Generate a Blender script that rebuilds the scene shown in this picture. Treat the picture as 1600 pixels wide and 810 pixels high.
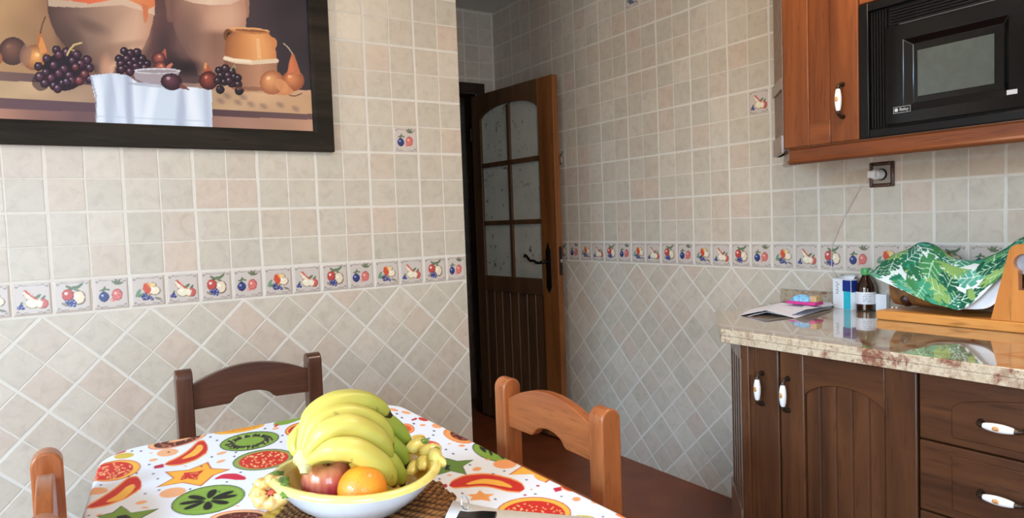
import bpy, bmesh, math, random
import numpy as np
from mathutils import Vector, Matrix

for o in list(bpy.data.objects):
    bpy.data.objects.remove(o, do_unlink=True)
SC = bpy.context.scene
COL = SC.collection
random.seed(7)
RNG = np.random.default_rng(7)

# ------------------------------------------------------------------ camera
TP = 0.104                                   # tile pitch of the walls (m)
FPX = 1096.13                                # focal length in pixels of a 1600 px wide frame
CAM = np.array([0.13576, -2.56659, 1.24432])
ROT = np.array([[0.84066858, -0.5403532, -0.03598278],
                [0.05814777, 0.02400558, 0.99801932],
                [0.53841914, 0.84109581, -0.05160107]])     # rows: right, up, forward
cam = bpy.data.cameras.new('camera')
cam_o = bpy.data.objects.new('camera', cam)
COL.objects.link(cam_o)
cam.sensor_width = 36.0
cam.lens = FPX * 36.0 / 1600.0
cam.clip_start = 0.02
mm = Matrix(((ROT[0][0], ROT[1][0], -ROT[2][0], CAM[0]),
             (ROT[0][1], ROT[1][1], -ROT[2][1], CAM[1]),
             (ROT[0][2], ROT[1][2], -ROT[2][2], CAM[2]),
             (0, 0, 0, 1)))
cam_o.matrix_world = mm
SC.camera = cam_o

# ------------------------------------------------------------------ light and exposure
SC.view_settings.view_transform = 'Standard'
SC.view_settings.look = 'None'
SC.view_settings.gamma = 1.0
SC.view_settings.use_curve_mapping = False
SC.view_settings.exposure = 0.26
world = bpy.data.worlds.new('world')
SC.world = world
world.use_nodes = True
bg = world.node_tree.nodes['Background']
bg.inputs[0].default_value = (0.62, 0.80, 1.0, 1)
bg.inputs[1].default_value = 1.6


def area_light(name, loc, direction, sx, sy, power, color):
    l = bpy.data.lights.new(name, 'AREA')
    l.shape = 'RECTANGLE'
    l.size, l.size_y, l.energy, l.color = sx, sy, power, color
    o = bpy.data.objects.new(name, l)
    COL.objects.link(o)
    o.location = loc
    o.rotation_euler = Vector(direction).to_track_quat('-Z', 'Y').to_euler()
    return o


# daylight coming in at an assumed, unseen window in the left wall and at a balcony door added behind the camera for fill light
area_light('assumed_window_daylight', (-2.50, -2.15, 1.66), (1, 0.18, -0.10), 2.3, 1.5, 66, (1.0, 0.91, 0.78))
area_light('assumed_window_skylight', (-4.4, -2.3, 3.3), (1, 0.16, -0.38), 3.0, 1.6, 700, (0.30, 0.62, 1.0))
area_light('added_balcony_daylight', (-0.15, -4.5, 1.35), (0.06, 1, -0.06), 1.3, 2.0, 62, (0.66, 0.84, 1.0))
# assumed ceiling lamp, unseen and without fixture: warm fill light towards the right wall
area_light('assumed_ceiling_lamp', (1.55, -1.6, 2.52), (0, 0, -1), 0.5, 0.5, 17, (1.0, 0.80, 0.56))

# ------------------------------------------------------------------ helpers: pixels to points
def ray(px, py):
    d = np.array([(px - 800) / FPX, (405 - py) / FPX, 1.0])
    return d @ ROT
def at_x(px, py, X):
    d = ray(px, py); return CAM + d * (X - CAM[0]) / d[0]
def at_y(px, py, Y):
    d = ray(px, py); return CAM + d * (Y - CAM[1]) / d[1]
def at_z(px, py, Z):
    d = ray(px, py); return CAM + d * (Z - CAM[2]) / d[2]
def project(P):
    q = (P - CAM) @ ROT.T
    return np.stack([800 + FPX * q[:, 0] / q[:, 2], 405 - FPX * q[:, 1] / q[:, 2]], 1)

# ------------------------------------------------------------------ helpers: colours and materials
def lin(c):
    c = np.asarray(c, float) / 255.0
    return np.where(c <= 0.04045, c / 12.92, ((c + 0.055) / 1.055) ** 2.4)
def rgba(c):
    r = lin(c); return (float(r[0]), float(r[1]), float(r[2]), 1.0)

MATS = {}
def new_mat(name):
    m = bpy.data.materials.new(name); m.use_nodes = True
    MATS[name] = m
    nt = m.node_tree
    return m, nt, nt.nodes['Principled BSDF']

def node(nt, kind, **kw):
    n = nt.nodes.new(kind)
    for k, v in kw.items():
        setattr(n, k, v)
    return n

class S:
    """tiny wrapper so that node maths reads like maths"""
    def __init__(s, nt, sock): s.nt, s.k = nt, sock
    def op(s, o, *others):
        n = s.nt.nodes.new('ShaderNodeMath'); n.operation = o
        s.nt.links.new(s.k, n.inputs[0])
        for i, q in enumerate(others):
            if isinstance(q, S): s.nt.links.new(q.k, n.inputs[i + 1])
            else: n.inputs[i + 1].default_value = q
        return S(s.nt, n.outputs[0])
    def __add__(s, q): return s.op('ADD', q)
    def __sub__(s, q): return s.op('SUBTRACT', q)
    def __mul__(s, q): return s.op('MULTIPLY', q)
    def __truediv__(s, q): return s.op('DIVIDE', q)
    def abs(s): return s.op('ABSOLUTE')
    def floor(s): return s.op('FLOOR')
    def round(s): return s.op('ROUND')
    def gt(s, q): return s.op('GREATER_THAN', q)
    def lt(s, q): return s.op('LESS_THAN', q)
    def max(s, q): return s.op('MAXIMUM', q)
    def min(s, q): return s.op('MINIMUM', q)
    def clamp(s):
        r = s.op('ADD', 0.0); r.k.node.use_clamp = True; return r
    def rsub(s, q):
        n = s.nt.nodes.new('ShaderNodeMath'); n.operation = 'SUBTRACT'
        n.inputs[0].default_value = q; s.nt.links.new(s.k, n.inputs[1])
        return S(s.nt, n.outputs[0])

def mixc(nt, fac, a, b, blend='MIX'):
    n = nt.nodes.new('ShaderNodeMix'); n.data_type = 'RGBA'; n.blend_type = blend
    for sock, v in ((n.inputs[0], fac), (n.inputs[6], a), (n.inputs[7], b)):
        if isinstance(v, S): nt.links.new(v.k, sock)
        elif hasattr(v, 'is_linked'): nt.links.new(v, sock)
        else: sock.default_value = v
    return n.outputs[2]

def noise(nt, vec, scale, detail=3, rough=0.5, dist=0.0):
    n = node(nt, 'ShaderNodeTexNoise'); n.inputs['Scale'].default_value = scale
    n.inputs['Detail'].default_value = detail; n.inputs['Roughness'].default_value = rough
    n.inputs['Distortion'].default_value = dist
    if vec is not None: nt.links.new(vec, n.inputs['Vector'])
    return S(nt, n.outputs[0])

def ramp(nt, fac, stops):
    n = node(nt, 'ShaderNodeValToRGB')
    e = n.color_ramp.elements
    while len(e) < len(stops): e.new(0.5)
    for i, (p, c) in enumerate(stops):
        e[i].position = p; e[i].color = c
    nt.links.new(fac.k, n.inputs[0])
    return n.outputs[0]

def bump(nt, bs, height, strength=0.3, dist=0.002):
    b = node(nt, 'ShaderNodeBump'); b.inputs['Strength'].default_value = strength
    b.inputs['Distance'].default_value = dist
    nt.links.new(height.k, b.inputs['Height']); nt.links.new(b.outputs[0], bs.inputs['Normal'])

def plain(name, c, rough=0.5, metal=0.0, coat=0.0, var=0.0, spec=0.5, bump_s=0.0, scale=40):
    m, nt, bs = new_mat(name)
    bs.inputs['Roughness'].default_value = rough
    bs.inputs['Metallic'].default_value = metal
    bs.inputs['Coat Weight'].default_value = coat
    bs.inputs['Specular IOR Level'].default_value = spec
    tc = node(nt, 'ShaderNodeTexCoord')
    n = noise(nt, tc.outputs['Object'], scale, 4)
    a = rgba(np.clip(np.array(c) * (1 - var), 0, 255)); b = rgba(np.clip(np.array(c) * (1 + var), 0, 255))
    nt.links.new(ramp(nt, n, [(0.3, a), (0.7, b)]), bs.inputs['Base Color'])
    if bump_s: bump(nt, bs, n, bump_s)
    return m

def wood(name, dark, light, axis='Z', rough=0.35, coat=0.25, scale=14, bump_s=0.12, pores=0.6):
    m, nt, bs = new_mat(name)
    tc = node(nt, 'ShaderNodeTexCoord')
    mp = node(nt, 'ShaderNodeMapping')
    s = [1.0, 1.0, 1.0]; s['XYZ'.index(axis)] = 0.09
    mp.inputs['Scale'].default_value = s
    nt.links.new(tc.outputs['Object'], mp.inputs['Vector'])
    n1 = noise(nt, mp.outputs[0], scale, 5, 0.6, 1.2)
    n2 = noise(nt, mp.outputs[0], scale * 11, 3, 0.6, 0.3)
    base = ramp(nt, n1, [(0.30, rgba(dark)), (0.52, rgba((np.array(dark) * 0.45 + np.array(light) * 0.55))), (0.74, rgba(light))])
    pore = (n2 - 0.56) * 5.0
    out = mixc(nt, pore.clamp() * pores, base, rgba(np.array(dark) * 0.55))
    nt.links.new(out, bs.inputs['Base Color'])
    bs.inputs['Roughness'].default_value = rough
    bs.inputs['Coat Weight'].default_value = coat
    bs.inputs['Coat Roughness'].default_value = 0.22
    bs.inputs['Specular IOR Level'].default_value = 0.3
    if bump_s: bump(nt, bs, n2, bump_s, 0.001)
    return m

def vcol(name, rough=0.5, coat=0.0, spec=0.5, bump_s=0.0, scale=60, sub=0.0):
    m, nt, bs = new_mat(name)
    a = node(nt, 'ShaderNodeVertexColor'); a.layer_name = 'Col'
    nt.links.new(a.outputs[0], bs.inputs['Base Color'])
    bs.inputs['Roughness'].default_value = rough
    bs.inputs['Coat Weight'].default_value = coat
    bs.inputs['Specular IOR Level'].default_value = spec
    if sub:
        bs.inputs['Subsurface Weight'].default_value = sub
        bs.inputs['Subsurface Radius'].default_value = (0.01, 0.006, 0.002)
    if bump_s:
        tc = node(nt, 'ShaderNodeTexCoord')
        bump(nt, bs, noise(nt, tc.outputs['Object'], scale, 4), bump_s)
    return m

def tile_mat(name, axis, sgn, uoff, voff, diag0, upar, tones, grout_c, rough=0.32):
    """square ceramic tiles above the fruit border, the same tiles on the diamond below it"""
    m, nt, bs = new_mat(name)
    tc = node(nt, 'ShaderNodeTexCoord')
    sx = node(nt, 'ShaderNodeSeparateXYZ'); nt.links.new(tc.outputs['Object'], sx.inputs[0])
    pos = S(nt, sx.outputs[axis]); zz = S(nt, sx.outputs['Z'])
    wob = noise(nt, tc.outputs['Object'], 9.0, 2)
    wob2 = noise(nt, tc.outputs['Object'], 60.0, 3)
    u = pos * (sgn / TP) + uoff + (wob - 0.5) * 0.05
    v = zz * (1 / TP) + voff + (wob2 - 0.5) * 0.025
    def lines(t, par, thick=0.046, thin=0.021):
        n = t.round(); d = (t - n).abs()
        h = ((n + par) * 0.5); odd = (h - h.floor()) * 2.0          # 1 on odd lines
        hw = odd.round() * (thick - thin) + thin + (wob - 0.5) * 0.02 + (wob2 - 0.5) * 0.02
        return ((hw - d) * 45.0 + 0.5).clamp()
    sq = lines(u, upar).max(lines(v, 1))
    a = ((u - diag0) + (v + 1.03)) * 0.70711
    b = ((u - diag0) - (v + 1.03)) * 0.70711
    dg = lines(a, 1).max(lines(b, 1)).max((((v + 1.0).abs() * -1.0 + 0.05) * 45.0 + 0.5).clamp())
    low = v.lt(-1.0)
    mask = sq * low.rsub(1.0) + dg * low
    cx = u.floor() * low.rsub(1.0) + (a.floor() + 300.0) * low
    cy = v.floor() * low.rsub(1.0) + (b.floor() + 300.0) * low
    cb = node(nt, 'ShaderNodeCombineXYZ'); nt.links.new(cx.k, cb.inputs[0]); nt.links.new(cy.k, cb.inputs[1])
    wn = node(nt, 'ShaderNodeTexWhiteNoise'); wn.noise_dimensions = '3D'; nt.links.new(cb.outputs[0], wn.inputs['Vector'])
    tone = ramp(nt, S(nt, wn.outputs['Value']), [(0.0, rgba(tones[0])), (0.45, rgba(tones[1])), (1.0, rgba(tones[2]))])
    n1 = noise(nt, tc.outputs['Object'], 26.0, 6, 0.62, 0.6)
    mott = ramp(nt, n1, [(0.28, (0.86, 0.84, 0.83, 1)), (0.5, (1, 1, 1, 1)), (0.75, (1.07, 1.08, 1.08, 1))])
    col = mixc(nt, 0.9, tone, mott, 'MULTIPLY')
    spots = ((noise(nt, tc.outputs['Object'], 55.0, 4, 0.6) - 0.66) * 8.0).clamp() * 0.35
    col = mixc(nt, spots, col, rgba((150, 118, 100)))
    gcol = mixc(nt, noise(nt, tc.outputs['Object'], 14.0, 3), rgba(grout_c), rgba(np.array(grout_c) * 0.93))
    col = mixc(nt, mask, col, gcol)
    nt.links.new(col, bs.inputs['Base Color'])
    r = mask * 0.35 + rough + (n1 - 0.5) * 0.12
    nt.links.new(r.k, bs.inputs['Roughness'])
    bump(nt, bs, mask * -1.0 + n1 * 0.25, 0.5, 0.0016)
    return m

# ------------------------------------------------------------------ helpers: meshes and objects
class MB:
    def __init__(s): s.bm = bmesh.new()
    def verts(s): return np.array([v.co for v in s.bm.verts])
    def box(s, lo, hi):
        lo, hi = np.minimum(lo, hi), np.maximum(lo, hi)
        c = [(x, y, z) for x in (lo[0], hi[0]) for y in (lo[1], hi[1]) for z in (lo[2], hi[2])]
        v = [s.bm.verts.new(p) for p in c]
        for f in ((0, 1, 3, 2), (4, 6, 7, 5), (0, 4, 5, 1), (2, 3, 7, 6), (0, 2, 6, 4), (1, 5, 7, 3)):
            s.bm.faces.new([v[i] for i in f])
        return s
    def prism(s, pts, fn, a, b):
        """polygon pts (2D) extruded between a and b; fn(p, q, t) gives the 3D point"""
        va = [s.bm.verts.new(fn(p[0], p[1], a)) for p in pts]
        vb = [s.bm.verts.new(fn(p[0], p[1], b)) for p in pts]
        n = len(pts)
        s.bm.faces.new(va); s.bm.faces.new(vb[::-1])
        for i in range(n):
            s.bm.faces.new((va[i], vb[i], vb[(i + 1) % n], va[(i + 1) % n]))
        bmesh.ops.recalc_face_normals(s.bm, faces=s.bm.faces)
        return s
    def grid(s, P, closed_u=False, closed_v=False):
        P = np.asarray(P); n, m = P.shape[:2]
        v = [[s.bm.verts.new(P[i, j]) for j in range(m)] for i in range(n)]
        for i in range(n if closed_u else n - 1):
            for j in range(m if closed_v else m - 1):
                s.bm.faces.new((v[i][j], v[(i + 1) % n][j], v[(i + 1) % n][(j + 1) % m], v[i][(j + 1) % m]))
        return v
    def tube(s, pts, radii, seg=10, cap=True, sect=None):
        pts = [Vector(p) for p in pts]; n = len(pts)
        if not hasattr(radii, '__len__'): radii = [radii] * n
        t0 = (pts[1] - pts[0]).normalized()
        ref = Vector((0, 0, 1)) if abs(t0.z) < 0.9 else Vector((1, 0, 0))
        nrm = t0.cross(ref).normalized()
        rings = []
        for i in range(n):
            t = (pts[min(i + 1, n - 1)] - pts[max(i - 1, 0)]).normalized()
            nrm = (nrm - t * nrm.dot(t)).normalized(); bn = t.cross(nrm)
            ring = []
            for k in range(seg):
                a = 2 * math.pi * k / seg
                f = sect(a) if sect else 1.0
                ring.append(s.bm.verts.new(pts[i] + (nrm * math.cos(a) + bn * math.sin(a)) * radii[i] * f))
            rings.append(ring)
        for i in range(n - 1):
            for k in range(seg):
                s.bm.faces.new((rings[i][k], rings[i][(k + 1) % seg], rings[i + 1][(k + 1) % seg], rings[i + 1][k]))
        if cap:
            s.bm.faces.new(rings[0][::-1]); s.bm.faces.new(rings[-1])
        return rings
    def lathe(s, prof, seg=32, c=(0, 0, 0), axis='Z', fn=None):
        rings = []
        for (r, h) in prof:
            ring = []
            for k in range(seg):
                a = 2 * math.pi * k / seg
                rr, hh = fn(r, h, a) if fn else (r, h)
                x, y, z = rr * math.cos(a), rr * math.sin(a), hh
                if axis == 'X': x, y, z = z, x, y
                if axis == 'Y': x, y, z = y, z, x
                ring.append(s.bm.verts.new((c[0] + x, c[1] + y, c[2] + z)))
            rings.append(ring)
        for i in range(len(prof) - 1):
            for k in range(seg):
                s.bm.faces.new((rings[i][k], rings[i][(k + 1) % seg], rings[i + 1][(k + 1) % seg], rings[i + 1][k]))
        s.bm.faces.new(rings[0][::-1]); s.bm.faces.new(rings[-1])
        return rings
    def ball(s, c, r, seg=16, fn=None):
        rr = (r, r, r) if not hasattr(r, '__len__') else r
        n = seg // 2 + 1
        rings = []
        for i in range(n):
            th = math.pi * i / (n - 1)
            th = min(max(th, 0.02), math.pi - 0.02)
            ring = []
            for k in range(seg):
                a = 2 * math.pi * k / seg
                d = np.array([math.sin(th) * math.cos(a), math.sin(th) * math.sin(a), math.cos(th)])
                f = fn(d) if fn else 1.0
                ring.append(s.bm.verts.new(np.array(c) + d * np.array(rr) * f))
            rings.append(ring)
        for i in range(n - 1):
            for k in range(seg):
                s.bm.faces.new((rings[i][k], rings[i + 1][k], rings[i + 1][(k + 1) % seg], rings[i][(k + 1) % seg]))
        s.bm.faces.new(rings[0]); s.bm.faces.new(rings[-1][::-1])

def smooth_curve(pts, n=8):
    pts = [np.array(p, float) for p in pts]
    P = [2 * pts[0] - pts[1]] + pts + [2 * pts[-1] - pts[-2]]
    out = []
    for i in range(1, len(P) - 2):
        for k in range(n):
            t = k / n
            a, b, c, d = P[i - 1], P[i], P[i + 1], P[i + 2]
            out.append(0.5 * ((2 * b) + (-a + c) * t + (2 * a - 5 * b + 4 * c - d) * t * t + (-a + 3 * b - 3 * c + d) * t ** 3))
    out.append(pts[-1])
    return out

def base_of(p):
    while p is not None:
        if 'base' in p: return Vector(p['base'])
        p = p.parent
    return None

def part(name, mb, mat, parent=None, bevel=0.0, smooth=40, colors=None, solid=0.0, sub=0, seg=2):
    """links the builder's mesh as ONE object; vertices given in world space are moved to the parent's frame"""
    me = bpy.data.meshes.new(name)
    base = base_of(parent)
    bmesh.ops.recalc_face_normals(mb.bm, faces=mb.bm.faces)
    if base is not None: bmesh.ops.translate(mb.bm, verts=mb.bm.verts, vec=-base)
    mb.bm.to_mesh(me); mb.bm.free()
    return mesh_part(name, me, mat, parent, bevel, smooth, colors, solid, sub, seg)

def mesh_part(name, me, mat, parent=None, bevel=0.0, smooth=40, colors=None, solid=0.0, sub=0, seg=2):
    o = bpy.data.objects.new(name, me); COL.objects.link(o)
    me.materials.append(MATS[mat] if isinstance(mat, str) else mat)
    if colors is not None:
        at = me.color_attributes.new('Col', 'FLOAT_COLOR', 'POINT')
        c = np.ones((len(me.vertices), 4), np.float32); c[:, :3] = colors
        at.data.foreach_set('color', c.ravel())
    if smooth:
        me.polygons.foreach_set('use_smooth', [True] * len(me.polygons))
        me.set_sharp_from_angle(angle=math.radians(smooth))
    if solid:
        q = o.modifiers.new('thickness', 'SOLIDIFY'); q.thickness = solid; q.offset = -1
    if bevel:
        q = o.modifiers.new('bevel', 'BEVEL'); q.width = bevel; q.segments = seg; q.limit_method = 'ANGLE'
        q.harden_normals = False
    if sub:
        q = o.modifiers.new('subdivision', 'SUBSURF'); q.levels = sub; q.render_levels = sub
    if parent is not None: o.parent = parent
    return o

def big_grid(P, closed_u=False):
    """mesh from an (n, m, 3) array of points, fast"""
    n, m = P.shape[:2]
    me = bpy.data.meshes.new('grid')
    me.vertices.add(n * m); me.vertices.foreach_set('co', P.reshape(-1).astype(np.float32))
    i, j = np.meshgrid(np.arange(n if closed_u else n - 1), np.arange(m - 1), indexing='ij')
    i2 = (i + 1) % n
    q = np.stack([i * m + j, i2 * m + j, i2 * m + j + 1, i * m + j + 1], -1).reshape(-1, 4)
    me.loops.add(q.size); me.loops.foreach_set('vertex_index', q.ravel().astype(np.int32))
    me.polygons.add(len(q)); me.polygons.foreach_set('loop_start', (np.arange(len(q)) * 4).astype(np.int32))
    me.update(calc_edges=True)
    return me

def thing(name, label, cat, loc=(0, 0, 0), group=None, local=False):
    o = bpy.data.objects.new(name, None); COL.objects.link(o)
    o.empty_display_size = 0.05
    o.location = loc
    o['label'] = label; o['category'] = cat
    if not local: o['base'] = [float(x) for x in loc]
    if group: o['group'] = group
    return o

def tag(o, label, cat, group=None):
    o['label'] = label; o['category'] = cat
    if group: o['group'] = group
    return o

def struct(o, label=None):
    o['kind'] = 'structure'
    if label: o['label'] = label
    return o

def set_base(o, loc):
    """move a single mesh's origin to loc without moving its shape"""
    o.data.transform(Matrix.Translation(-Vector(loc))); o.location = loc
    return o

def dup(root):
    r = root.copy(); COL.objects.link(r)
    for ch in list(root.children):
        c = ch.copy(); COL.objects.link(c); c.parent = r
        for g in list(ch.children):
            d = g.copy(); COL.objects.link(d); d.parent = c
    return r

def in_poly(P, poly):
    x, y = P[:, 0], P[:, 1]; r = np.zeros(len(P), bool)
    n = len(poly); j = n - 1
    for i in range(n):
        xi, yi = poly[i]; xj, yj = poly[j]
        if yi != yj:
            c = ((yi > y) != (yj > y)) & (x < (xj - xi) * (y - yi) / (yj - yi) + xi)
            r ^= c
        j = i
    return r

class Paint:
    """paints flat shapes onto a cloud of 2D points; colours are kept per point"""
    def __init__(s, P, c): s.P = P; s.C = np.tile(lin(c), (len(P), 1))
    def near(s, lo, hi):
        P = s.P
        return np.nonzero((P[:, 0] >= lo[0]) & (P[:, 0] <= hi[0]) & (P[:, 1] >= lo[1]) & (P[:, 1] <= hi[1]))[0]
    def poly(s, pts, c, alpha=1.0):
        pts = np.asarray(pts, float)
        i = s.near(pts.min(0), pts.max(0))
        if not len(i): return
        i = i[in_poly(s.P[i], pts)]
        s.C[i] = s.C[i] * (1 - alpha) + lin(c) * alpha
    def ell(s, cx, cy, rx, ry, c, ang=0.0, alpha=1.0):
        r = max(rx, ry); i = s.near((cx - r, cy - r), (cx + r, cy + r))
        if not len(i): return
        d = s.P[i] - (cx, cy); a = math.radians(ang)
        x = (d[:, 0] * math.cos(a) + d[:, 1] * math.sin(a)) / rx; y = (-d[:, 0] * math.sin(a) + d[:, 1] * math.cos(a)) / ry
        i = i[x * x + y * y < 1]
        s.C[i] = s.C[i] * (1 - alpha) + lin(c) * alpha
    def soft(s, cx, cy, rx, ry, c, ang=0.0, alpha=1.0, mul=False):
        r = max(rx, ry); i = s.near((cx - r, cy - r), (cx + r, cy + r))
        d = s.P[i] - (cx, cy); a = math.radians(ang)
        x = (d[:, 0] * math.cos(a) + d[:, 1] * math.sin(a)) / rx; y = (-d[:, 0] * math.sin(a) + d[:, 1] * math.cos(a)) / ry
        q = np.clip(1 - (x * x + y * y), 0, 1)[:, None] ** 1.3 * alpha
        s.C[i] = s.C[i] * (1 - q) + (s.C[i] * lin(c) if mul else lin(c)) * q
    def softline(s, a, b, w, c, alpha=1.0, clip=None):
        a = np.asarray(a, float); b = np.asarray(b, float)
        i = s.near(np.minimum(a, b) - w, np.maximum(a, b) + w)
        ab = b - a; t = np.clip(((s.P[i] - a) @ ab) / max(ab @ ab, 1e-12), 0, 1)
        d = np.linalg.norm(s.P[i] - (a + t[:, None] * ab), axis=1)
        q = np.clip(1 - (d / w) ** 2, 0, 1)[:, None] * alpha
        if clip is not None: q *= in_poly(s.P[i], clip)[:, None]
        s.C[i] = s.C[i] * (1 - q) + lin(c) * q
    def line(s, pts, w, c, alpha=1.0):
        pts = np.asarray(pts, float)
        for a, b in zip(pts[:-1], pts[1:]):
            lo = np.minimum(a, b) - w; hi = np.maximum(a, b) + w
            i = s.near(lo, hi)
            if not len(i): continue
            ab = b - a; t = np.clip(((s.P[i] - a) @ ab) / max(ab @ ab, 1e-12), 0, 1)
            d = np.linalg.norm(s.P[i] - (a + t[:, None] * ab), axis=1)
            i = i[d < w]
            s.C[i] = s.C[i] * (1 - alpha) + lin(c) * alpha

# ------------------------------------------------------------------ materials
TONES = [(208, 188, 169), (198, 188, 170), (211, 198, 180)]
tile_mat('tiles_back', 'X', 1.0, 0.0, -10.75, 12.0, 0, TONES, (230, 222, 208))
tile_mat('tiles_right', 'Y', -1.0, 5.764, -10.8314, 11.0, 0, TONES, (230, 222, 208))
tile_mat('tiles_far', 'X', 1.0, -2.435 / TP, -10.8314, 0.4, 0, TONES, (230, 222, 208))
plain('plaster', (214, 210, 204), 0.85, var=0.02)
plain('plaster_room', (216, 205, 190), 0.85, var=0.02)
plain('floor_tile', (124, 66, 40), 0.36, coat=0.0, spec=0.35, var=0.10, scale=7)
plain('hall_shade', (40, 34, 30), 0.9, var=0.1)  # shade of the unlit hall put into its wall colour
wood('cabinet_wood', (88, 44, 20), (142, 80, 40), 'Z', 0.38, 0.22, 9)
wood('cabinet_wood_flat', (88, 44, 20), (142, 80, 40), 'Y', 0.38, 0.22, 9)
wood('base_wood', (62, 35, 19), (106, 64, 36), 'Z', 0.40, 0.18, 9)
wood('base_wood_flat', (62, 35, 19), (106, 64, 36), 'Y', 0.40, 0.18, 9)
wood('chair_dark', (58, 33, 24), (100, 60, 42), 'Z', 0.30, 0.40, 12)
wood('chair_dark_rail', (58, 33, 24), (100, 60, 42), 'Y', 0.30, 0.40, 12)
wood('chair_wood', (136, 70, 34), (190, 112, 62), 'Z', 0.32, 0.35, 12)
wood('chair_rail', (136, 70, 34), (190, 112, 62), 'Y', 0.32, 0.35, 12)
wood('door_wood', (74, 52, 36), (116, 82, 54), 'Z', 0.45, 0.15, 8)
wood('lit_stile_wood', (112, 66, 32), (164, 104, 56), 'Z', 0.45, 0.15, 8)  # door wood brightened: the light on the lock stile is in its colour
wood('door_frame_wood', (36, 24, 18), (58, 38, 26), 'Z', 0.5, 0.1, 8)
wood('frame_wood', (28, 24, 19), (62, 53, 43), 'X', 0.6, 0.0, 10, 0.25)
MATS['frame_wood'].node_tree.nodes['Principled BSDF'].inputs['Specular IOR Level'].default_value = 0.12
wood('board_wood', (186, 112, 44), (222, 158, 84), 'Y', 0.35, 0.3, 9)
wood('board_wood_up', (184, 110, 46), (216, 146, 74), 'Z', 0.35, 0.3, 9)
wood('table_wood', (120, 78, 50), (165, 115, 75), 'Y', 0.4, 0.2, 9)
plain('pilaster_glare_wood', (112, 84, 66), 0.34, coat=0.5, var=0.08)  # grey glare of the angled corner faces put into the wood colour
plain('black_plastic', (11, 11, 12), 0.32, var=0.05, spec=0.3)
plain('black_matte', (16, 16, 16), 0.5, spec=0.3, var=0.05)
plain('black_gloss', (8, 9, 10), 0.12, coat=0.15, spec=0.35, var=0.02)
plain('grey_plastic', (70, 72, 74), 0.4, var=0.03)
plain('oven_glass', (66, 74, 72), 0.08, coat=0.6, var=0.05)
plain('silver_print', (178, 182, 184), 0.4, var=0.02)
plain('porcelain', (246, 243, 236), 0.12, coat=0.6, var=0.01)
plain('porcelain_flower', (206, 140, 84), 0.3, var=0.3, scale=300)
plain('bronze', (72, 58, 46), 0.38, metal=0.7, var=0.15)
plain('iron', (22, 19, 18), 0.42, metal=0.3, var=0.2)
plain('brass', (170, 140, 90), 0.3, metal=0.9, var=0.1)
plain('chrome', (205, 205, 208), 0.15, metal=1.0, var=0.03)
plain('switch_brown', (72, 42, 30), 0.28, coat=0.4, var=0.06)
plain('switch_grey', (150, 142, 130), 0.35, var=0.03)
plain('white_plastic', (232, 232, 234), 0.35, var=0.02)
plain('cable_white', (206, 202, 196), 0.45, var=0.02)
plain('paper', (225, 226, 238), 0.7, var=0.02)
plain('paper_white', (240, 242, 246), 0.6, var=0.01)
plain('pink_card', (196, 50, 132), 0.45, var=0.05)
plain('blue_foil', (120, 176, 214), 0.25, coat=0.4, var=0.2, scale=120)
plain('tan_card', (190, 160, 120), 0.5, var=0.05)
plain('teal_print', (44, 186, 206), 0.45, var=0.03)
plain('navy_print', (24, 50, 128), 0.45, var=0.05)
plain('box_white', (238, 240, 242), 0.45, var=0.01)
plain('print_grey', (120, 126, 138), 0.6, var=0.05)
plain('amber_glass', (44, 22, 10), 0.08, coat=0.5, var=0.1)
plain('green_cap', (84, 176, 96), 0.35, var=0.04)
plain('label_white', (226, 228, 232), 0.5, var=0.02)
plain('ham_skin', (116, 78, 42), 0.5, var=0.25, bump_s=0.4, scale=30)
plain('ham_cut', (44, 22, 16), 0.35, var=0.3, scale=40)
plain('crumb', (240, 232, 220), 0.6, var=0.02)
plain('yellow_glaze', (246, 222, 122), 0.22, coat=0.5, var=0.06, scale=30)
plain('leaf_glaze', (104, 138, 62), 0.25, coat=0.5, var=0.25, scale=60)
plain('white_glaze', (240, 242, 246), 0.15, coat=0.6, var=0.01)
plain('apple_stem', (78, 56, 36), 0.6, var=0.1)
plain('banana_crown', (206, 190, 130), 0.6, var=0.2, scale=60)
plain('rush', (170, 136, 88), 0.8, var=0.15, scale=120, bump_s=0.4)
plain('steel_clamp', (170, 174, 182), 0.35, metal=0.3, var=0.05)
vcol('painted_canvas', 0.55, spec=0.25)
vcol('table_cloth', 0.55, spec=0.3)
vcol('dish_cloth', 0.8, spec=0.2)
vcol('decor_tile', 0.28)
vcol('fruit_skin', 0.38, spec=0.45, sub=0.06)
vcol('orange_peel', 0.36, coat=0.25, bump_s=0.5, scale=420, sub=0.05)
vcol('apple_skin', 0.20, coat=0.45, sub=0.03)
vcol('bowl_glaze', 0.2, coat=0.5)
vcol('woven_mat', 0.75, spec=0.2)

def frosted_glass():
    m, nt, bs = new_mat('frosted_glass')
    tc = node(nt, 'ShaderNodeTexCoord')
    n = noise(nt, tc.outputs['Object'], 26, 4, 0.6)
    n2 = noise(nt, tc.outputs['Object'], 5, 2)
    base = ramp(nt, n2, [(0.3, rgba((206, 206, 192))), (0.7, rgba((224, 222, 208)))])
    spot = ((n - 0.60) * 9.0).clamp() * 0.85
    nt.links.new(mixc(nt, spot, base, rgba((54, 52, 46))), bs.inputs['Base Color'])
    bs.inputs['Roughness'].default_value = 0.3
    bs.inputs['Transmission Weight'].default_value = 0.1
    bump(nt, bs, noise(nt, tc.outputs['Object'], 70, 3), 0.4, 0.002)
frosted_glass()

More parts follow.
